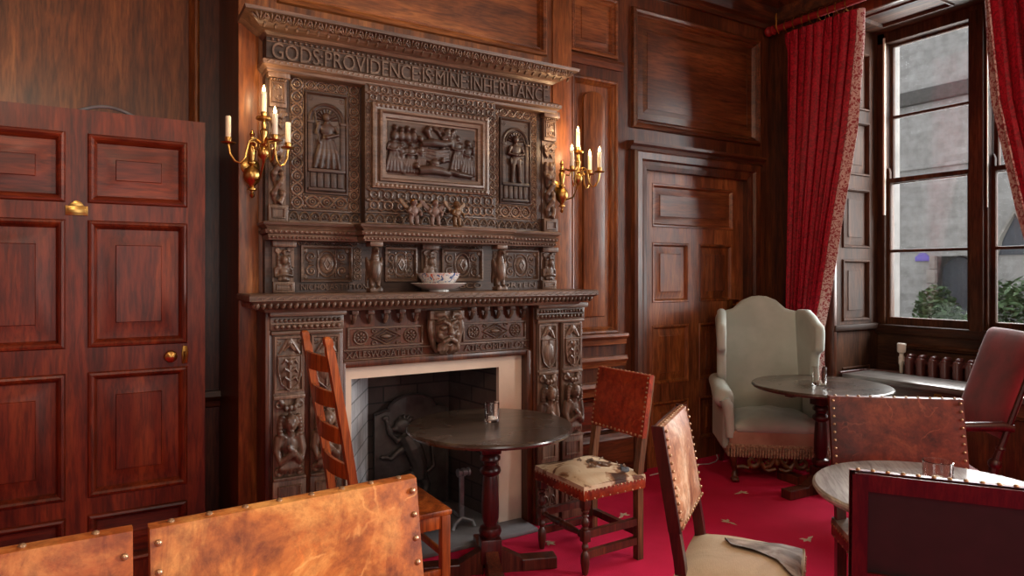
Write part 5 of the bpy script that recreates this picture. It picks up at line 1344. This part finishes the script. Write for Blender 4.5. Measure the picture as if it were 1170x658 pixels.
# ------------------------------------------------------------------ wall sconces
def sconce(label, X, Y, arms, lit, zb=1.985):
    r = thing('candle_sconce', label, 'wall light', (X, Y, zb), 0, None)
    B = M['brass']
    mb = MB(); mb.lathe([(0,-.115),(.008,-.108),(.012,-.098),(.006,-.088),(.008,-.078),(.022,-.072),(.022,-.066),(.010,-.060),(.014,-.05),(.034,-.03),(.042,0),(.036,.028),(.016,.044),(.010,.05),(.02,.056),(.02,.064),(.011,.07),(.016,.10),(.021,.13),(.012,.15),(.018,.158),(.010,.166),(.008,.19),(.014,.20),(.006,.215),(0,.225)], 20, (0,-.06,0), cap=False); mb.build('stem', B, r, rel=True)
    mb = MB(); mb.lathe([(.045,0),(.045,.006),(.03,.014),(.0,.016)], 20, (0,0,.05), Matrix.Rotation(PI/2, 3, 'X'), cap=False); mb.tube([(0,0,.05),(0,-.06,.05)], .010, 8); mb.build('wall_plate', B, r, rel=True)
    hub = Vector((.03,-.19,.095))
    mb = MB(); mb.lathe([(0,-.055),(.006,-.05),(.010,-.035),(.024,-.02),(.028,0),(.022,.02),(.010,.03),(.016,.04),(.010,.05),(.014,.08),(.018,.10),(.009,.115),(.012,.13),(.007,.15),(.034,.155),(.036,.162),(.012,.165)], 18, hub, cap=False); mb.build('hub', B, r, rel=True)
    mb = MB(); mb.tube([(0,-.06,.03),(.01,-.10,-.03),(.022,-.15,-.02),(.03,-.19,.05)], .0055, 8)
    mb.tube([(0,-.06,.13),(.01,-.09,.165),(.02,-.13,.15),(.016,-.12,.12),(.006,-.10,.125)], .005, 8); mb.build('scroll_arm', B, r, rel=True)
    tops = [(hub+Vector((0,0,.162)), 0)]
    for i, (ax, ay) in enumerate(arms):
        e = hub+Vector((ax, ay, .03)); d = Vector((ax, ay, 0)); s = d.normalized(); L = d.length
        mb = MB(); P = []
        for t, z in ((.0,.01),(.10,.045),(.25,.065),(.40,.05),(.46,.015),(.52,-.03),(.66,-.058),(.82,-.05),(.95,-.018),(1.0,.03)): P.append(hub+s*L*t+Vector((0,0,z)))
        mb.tube(P, .0055, 8)
        c = hub+s*L*.30+Vector((0,0,.03)); mb.tube([c+s*.022*math.cos(a)*(1-a/9)+Vector((0,0,.022*math.sin(a)*(1-a/9))) for a in [k*.6 for k in range(11)]], .004, 6)
        mb.build('arm', B, r, rel=True)
        tops.append((e, i+1))
    for p, i in tops:
        mb = MB(); mb.lathe([(.006,-.004),(.03,0),(.034,.006),(.03,.004),(.012,.005),(.013,.01),(.016,.028),(.015,.03),(.010,.03)], 18, p, cap=False); cu_ = mb.build('drip_pan', B, r, rel=True)
        mb = MB(); mb.lathe([(0,.025),(.0125,.025),(.0125,.125),(.010,.128),(0,.128)], 16, p, cap=False); mb.build('candle', M['candle'], r, rel=True)
        if i in lit:
            mb = MB(); mb.lathe([(0,.128),(.006,.13),(.0075,.138),(.005,.148),(.0015,.158),(0,.16)], 12, p, cap=False); mb.build('bulb', M['flame'], r, rel=True)
            ld = bpy.data.lights.new('candle_glow', 'POINT'); ld.energy = CANDLE_W; ld.color = (1,.66,.34); ld.shadow_soft_size = .012
            lo = bpy.data.objects.new('candle_glow', ld); COL.objects.link(lo); lo.location = Vector((X, Y, zb))+p+Vector((0,0,.175))
    return r
CANDLE_W = 1.3
sconce('brass candle sconce nearest the open door, two of its candles lit', .612, 3.535, [(-.155,.02),(.115,.01),(.02,-.15)], (0,3))
sconce('brass candle sconce at the far end of the mantel, every candle lit', 2.475, 3.535, [(-.09,-.06),(.10,.01),(.09,-.10)], (0,1,2,3), 2.0)

# ------------------------------------------------------------------ small things on the shelves
mb = MB(); mb.lathe([(0,0),(.055,0),(.055,.008),(.10,.016),(.15,.042),(.154,.044),(.15,.047),(.10,.022),(.05,.014),(0,.014)], 48, (1.55,3.33,1.405), cap=False)
tag(mb.build('dish', M['porcelain'], ang=.5), 'wide white dish on the mantel shelf, under the bowl', 'dish')
mb = MB(); mb.lathe([(0,0),(.052,0),(.052,.012),(.085,.03),(.108,.06),(.116,.082),(.113,.084),(.104,.062),(.08,.034),(0,.016)], 48, (1.55,3.33,1.4215), cap=False)
tag(mb.build('bowl', M['china'], ang=.5), 'patterned porcelain bowl standing in the white dish', 'bowl')
def angel(x, label, mats, lean):
    r = thing('figurine', label, 'figurine', (x, 3.335, 1.757), lean, 'winged figurines on the overmantel shelf')
    mb = MB()
    for s in (-1, 1): mb.tube([(s*.014,0,.06),(s*.018,-.004,.03),(s*.018,-.006,.006)], [.015,.012,.010], 8); mb.ell((s*.019,-.014,.006), (.010,.018,.007), 8, 5)
    mb.ell((0,0,.078), (.026,.020,.030), 12, 9); mb.ell((0,-.004,.108), (.010,.010,.012), 8, 6); mb.ell((0,-.006,.126), (.016,.017,.019), 12, 9); mb.ell((0,-.024,.124), (.004,.005,.004), 6, 5)
    for s in (-1, 1):
        mb.tube([(s*.02,0,.095),(s*.038,-.012,.075),(s*.028,-.030,.06)], [.010,.009,.007], 8); mb.ell((s*.026,-.033,.058), .008, 7, 5)
    mb.build('body', mats[0], r, rel=True, remesh=.003)
    for s in (-1, 1):
        mb = MB()
        for k in range(4): mb.ell((s*(.032+.011*k), .016, .098+.010*k), (.014,.005,.034-.004*k), 8, 6, Matrix.Rotation(s*.7, 3, 'Y'))
        mb.build('wing', mats[1], r, rel=True, remesh=.003)
    mb = MB(); mb.ell((0,-.002,.134), (.0185,.018,.014), 10, 6); mb.ell((0,.004,.128), (.018,.015,.018), 10, 6); mb.build('hair', mats[2], r, rel=True, remesh=.003)
angel(1.405, 'winged figurine on the overmantel shelf, nearest the open door', (M['bluegrey'], M['gild'], M['brassdk']), .15)
angel(1.53, 'grey winged figurine standing between the two gilded ones', (M['bluegrey'], M['bluegrey'], M['gild']), -.1)
angel(1.66, 'gilded winged figurine on the overmantel shelf, nearest the wing chair', (M['gild'], M['gild'], M['gild']), .3)

# ------------------------------------------------------------------ curtains
def curtain(label, rows, lead, folds, seed, rod_z, nr):
    "rows: (z, y_trailing, y_leading, depth); folds run from trailing to leading edge"
    r = thing('curtain', label, 'curtain', (4.88, rows[0][1], 0), 0); rnd = random.Random(seed)
    ph = [rnd.uniform(-.5,.5) for _ in range(folds*2+2)]
    N = folds*14
    def pt(z, y0, y1, amp, t, off=0, i=0):
        a = t*folds*2*PI
        fa = amp*(.75+.35*math.sin(1.7*t*folds+seed))
        return (4.88+fa*math.sin(a+ph[int(t*folds) % len(ph)]*.0+.5*math.sin(z*1.3))+off, y0+(y1-y0)*t+(y1-y0)/folds*.22*math.sin(2*a+1), z)
    mb = MB(); G = []
    # interpolate rows
    Z = []
    for (a, b) in zip(rows, rows[1:]):
        k = max(2, int(abs(a[0]-b[0])/.06))
        for j in range(k): Z.append([a[q]+(b[q]-a[q])*j/k for q in range(4)])
    Z.append(list(rows[-1]))
    F_ = [[pt(z, y0, y1, am, i/N, 0, i) for i in range(N+1)] for z, y0, y1, am in Z]
    Bk = [[(p[0]+.006, p[1], p[2]) for p in row] for row in F_]
    V1 = mb.grid(F_); V2 = mb.grid(Bk)
    for a, b in zip(V1, V2): pass
    for i in range(len(Z)-1):
        for e in (0, -1): mb.f([V1[i][e], V1[i+1][e], V2[i+1][e], V2[i][e]])
    for e in (0, -1):
        for j in range(N): mb.f([V1[e][j], V1[e][j+1], V2[e][j+1], V2[e][j]])
    mb.build('drape', M['damask'], r, ang=1.5)
    # turned-back lining at the leading edge
    mb = MB(); s = 1 if rows[0][2] > rows[0][1] else -1
    mb.grid([[(row[-1][0]-.004, row[-1][1], row[-1][2]), (row[-1][0]-.004+.016, row[-1][1]+s*.022*(1+.8*(1-i/len(F_))*0), row[-1][2]), (row[-1][0]+.034, row[-1][1]+s*(.030+.03*min(1, i/12)), row[-1][2]), (row[-1][0]+.05, row[-1][1]+s*(.024+.026*min(1, i/12)), row[-1][2])] for i, row in enumerate(F_)])
    mb.build('lining', M['lining'], r, ang=1.5)
    mb = MB(); mb.tube([(row[-1][0]-.005, row[-1][1], row[-1][2]) for row in F_], .006, 6); mb.build('braid', M['lining'], r)
    # pinched heading and rings
    mb = MB()
    for k in range(folds):
        t = (k+.25)/folds; p = pt(rows[0][0], rows[0][1], rows[0][2], rows[0][3], t)
        for q in (-1, 0, 1): mb.tube([(p[0]-.03-.006*(q == 0), p[1]+q*.016, rows[0][0]+.005), (p[0]-.032, p[1]+q*.014, rows[0][0]-.07), (p[0]-.02, p[1]+q*.006, rows[0][0]-.13), (p[0]-.004, p[1]+q*.014, rows[0][0]-.22)], [.012,.012,.009,.006], 8)
    mb.build('pleat_heading', M['damask'], r, ang=1.5)
    for k in range(nr):
        t = (k+.25)/nr; p = pt(rows[0][0], rows[0][1], rows[0][2], 0, t)
        mb = MB(Matrix.Translation((4.88, p[1], rod_z-.012)) @ Matrix.Rotation(PI/2, 4, 'X') @ Matrix.Rotation(.12*((k % 3)-1), 4, 'Y')); mb.ringt((0,0,0), .052, .0045, 22, 7); mb.ell((0,-.056,0), .009, 7, 5); mb.build('ring', M['brassdk'], r)
    return r
ZP = 3.585
curtain('red damask curtain drawn back between the wing chair and the window', [(3.51,3.60,2.99,.034),(3.3,3.60,3.00,.036),(2.6,3.61,3.08,.036),(1.9,3.62,3.21,.034),(1.3,3.63,3.31,.03),(1.05,3.63,3.36,.026),(.8,3.64,3.36,.03),(.1,3.66,3.30,.034)], 1, 8, 2, ZP, 8)
curtain('red damask curtain on the far side of the window, cut by the picture edge', [(3.51,1.42,2.10,.034),(3.3,1.42,2.09,.036),(2.6,1.41,2.03,.036),(1.9,1.40,1.90,.034),(1.3,1.38,1.76,.03),(1.05,1.38,1.70,.026),(.8,1.37,1.70,.03),(.1,1.34,1.78,.034)], 1, 8, 4, ZP, 8)
r = thing('curtain_pole', 'cloth-covered red curtain pole with brass rings above the window', 'curtain pole', (4.88, 2.5, ZP), 0)
mb = MB(); R = Matrix.Rotation(PI/2, 3, 'X'); mb.lathe([(.028,-1.28),(.028,1.24)], 20, (4.88,2.5,ZP), R); mb.build('rod', M['pole'], r)
for y, s in ((1.26, -1), (3.78, 1)):
    mb = MB(); mb.lathe([(.028,0),(.04,.004),(.04,.016),(.026,.02),(.03,.03),(.042,.05),(.036,.075),(.014,.09),(0,.092)] if s > 0 else [(.028,0),(.04,-.004),(.04,-.016),(.026,-.02),(.03,-.03),(.042,-.05),(.036,-.075),(.014,-.09),(0,-.092)], 18, (4.88,y-.05*s,ZP), Matrix.Rotation(-PI/2, 3, 'X'), cap=False); mb.build('finial', M['pole'], r)
for y in (3.69, 1.33):
    mb = MB(); mb.tube([(XR-.02,y,ZP+.05),(4.93,y,ZP+.02),(4.88,y,ZP-.04),(4.845,y,ZP),(4.85,y,ZP+.12)], .008, 8); mb.build('bracket', M['brassdk'], r)
# white cable along the skirting
mb = MB(); mb.tube([(3.45,3.72,.006),(3.75,3.735,.006),(3.95,3.74,.007),(4.05,3.70,.008),(4.15,3.72,.007),(4.22,3.76,.01),(4.25,3.80,.03)], .0045, 7)
tag(mb.build('cable', M['cable']), 'thin white cable trailing along the skirting towards the wing chair', 'cable')

# ------------------------------------------------------------------ bake the blended carvings into plain meshes
bpy.context.view_layer.update()
dg = bpy.context.evaluated_depsgraph_get()
for o in REMESH:
    me = bpy.data.meshes.new_from_object(o.evaluated_get(dg)); me.name = o.name
    mats = list(o.data.materials); o.modifiers.clear(); o.data = me
    if not me.materials:
        for m in mats: me.materials.append(m)
    me.shade_smooth()

# ------------------------------------------------------------------ light
w = bpy.data.worlds.new('sky'); scene.world = w; w.use_nodes = True
bg = w.node_tree.nodes['Background']; bg.inputs[0].default_value = (.95,.97,1,1); bg.inputs[1].default_value = 1.1
def area(name, loc, rot, sx, sy, e, col):
    l = bpy.data.lights.new(name, 'AREA'); l.shape = 'RECTANGLE'; l.size = sx; l.size_y = sy; l.energy = e; l.color = col
    o = bpy.data.objects.new(name, l); COL.objects.link(o); o.location = loc; o.rotation_euler = rot; return o
# daylight entering by the tall window and by its neighbour behind the viewer
area('window_daylight', (8.2, 2.3, 3.2), (0, math.radians(84), 0), 4.5, 5.0, 1500, (1,.98,.96))
area('second_window_daylight', (5.78, -.95, 2.3), (0, math.radians(90), 0), 2.2, 1.2, 640, (1,.98,.95))
def lamp(x, y, z, e):
    l = bpy.data.lights.new('ceiling_lamp', 'POINT'); l.energy = e; l.color = (1,.80,.58); l.shadow_soft_size = .18
    o = bpy.data.objects.new('ceiling_lamp', l); COL.objects.link(o); o.location = (x, y, z)
area('added_front_fill', (.2, -2.1, 1.9), (math.radians(90), 0, 0), 1.6, 2.2, 30, (1,.95,.9))  # unseen fill light added behind the viewer to brighten surfaces facing it
lamp(-.8, .0, 3.2, 55); lamp(2.4, -.4, 3.2, 60)
# ------------------------------------------------------------------ camera
cd = bpy.data.cameras.new('camera'); cam = bpy.data.objects.new('camera', cd); COL.objects.link(cam)
cd.sensor_width = 36; cd.lens = 765/1170*36; cd.shift_y = -16/1170; cd.clip_start = .05
cam.location = (0, 0, 1.5); cam.rotation_euler = (math.radians(90), 0, math.radians(-31.2)); scene.camera = cam
vs = scene.view_settings; vs.view_transform = 'Standard'; vs.look = 'None'; vs.exposure = 0.34; vs.gamma = 1.0; vs.use_curve_mapping = False
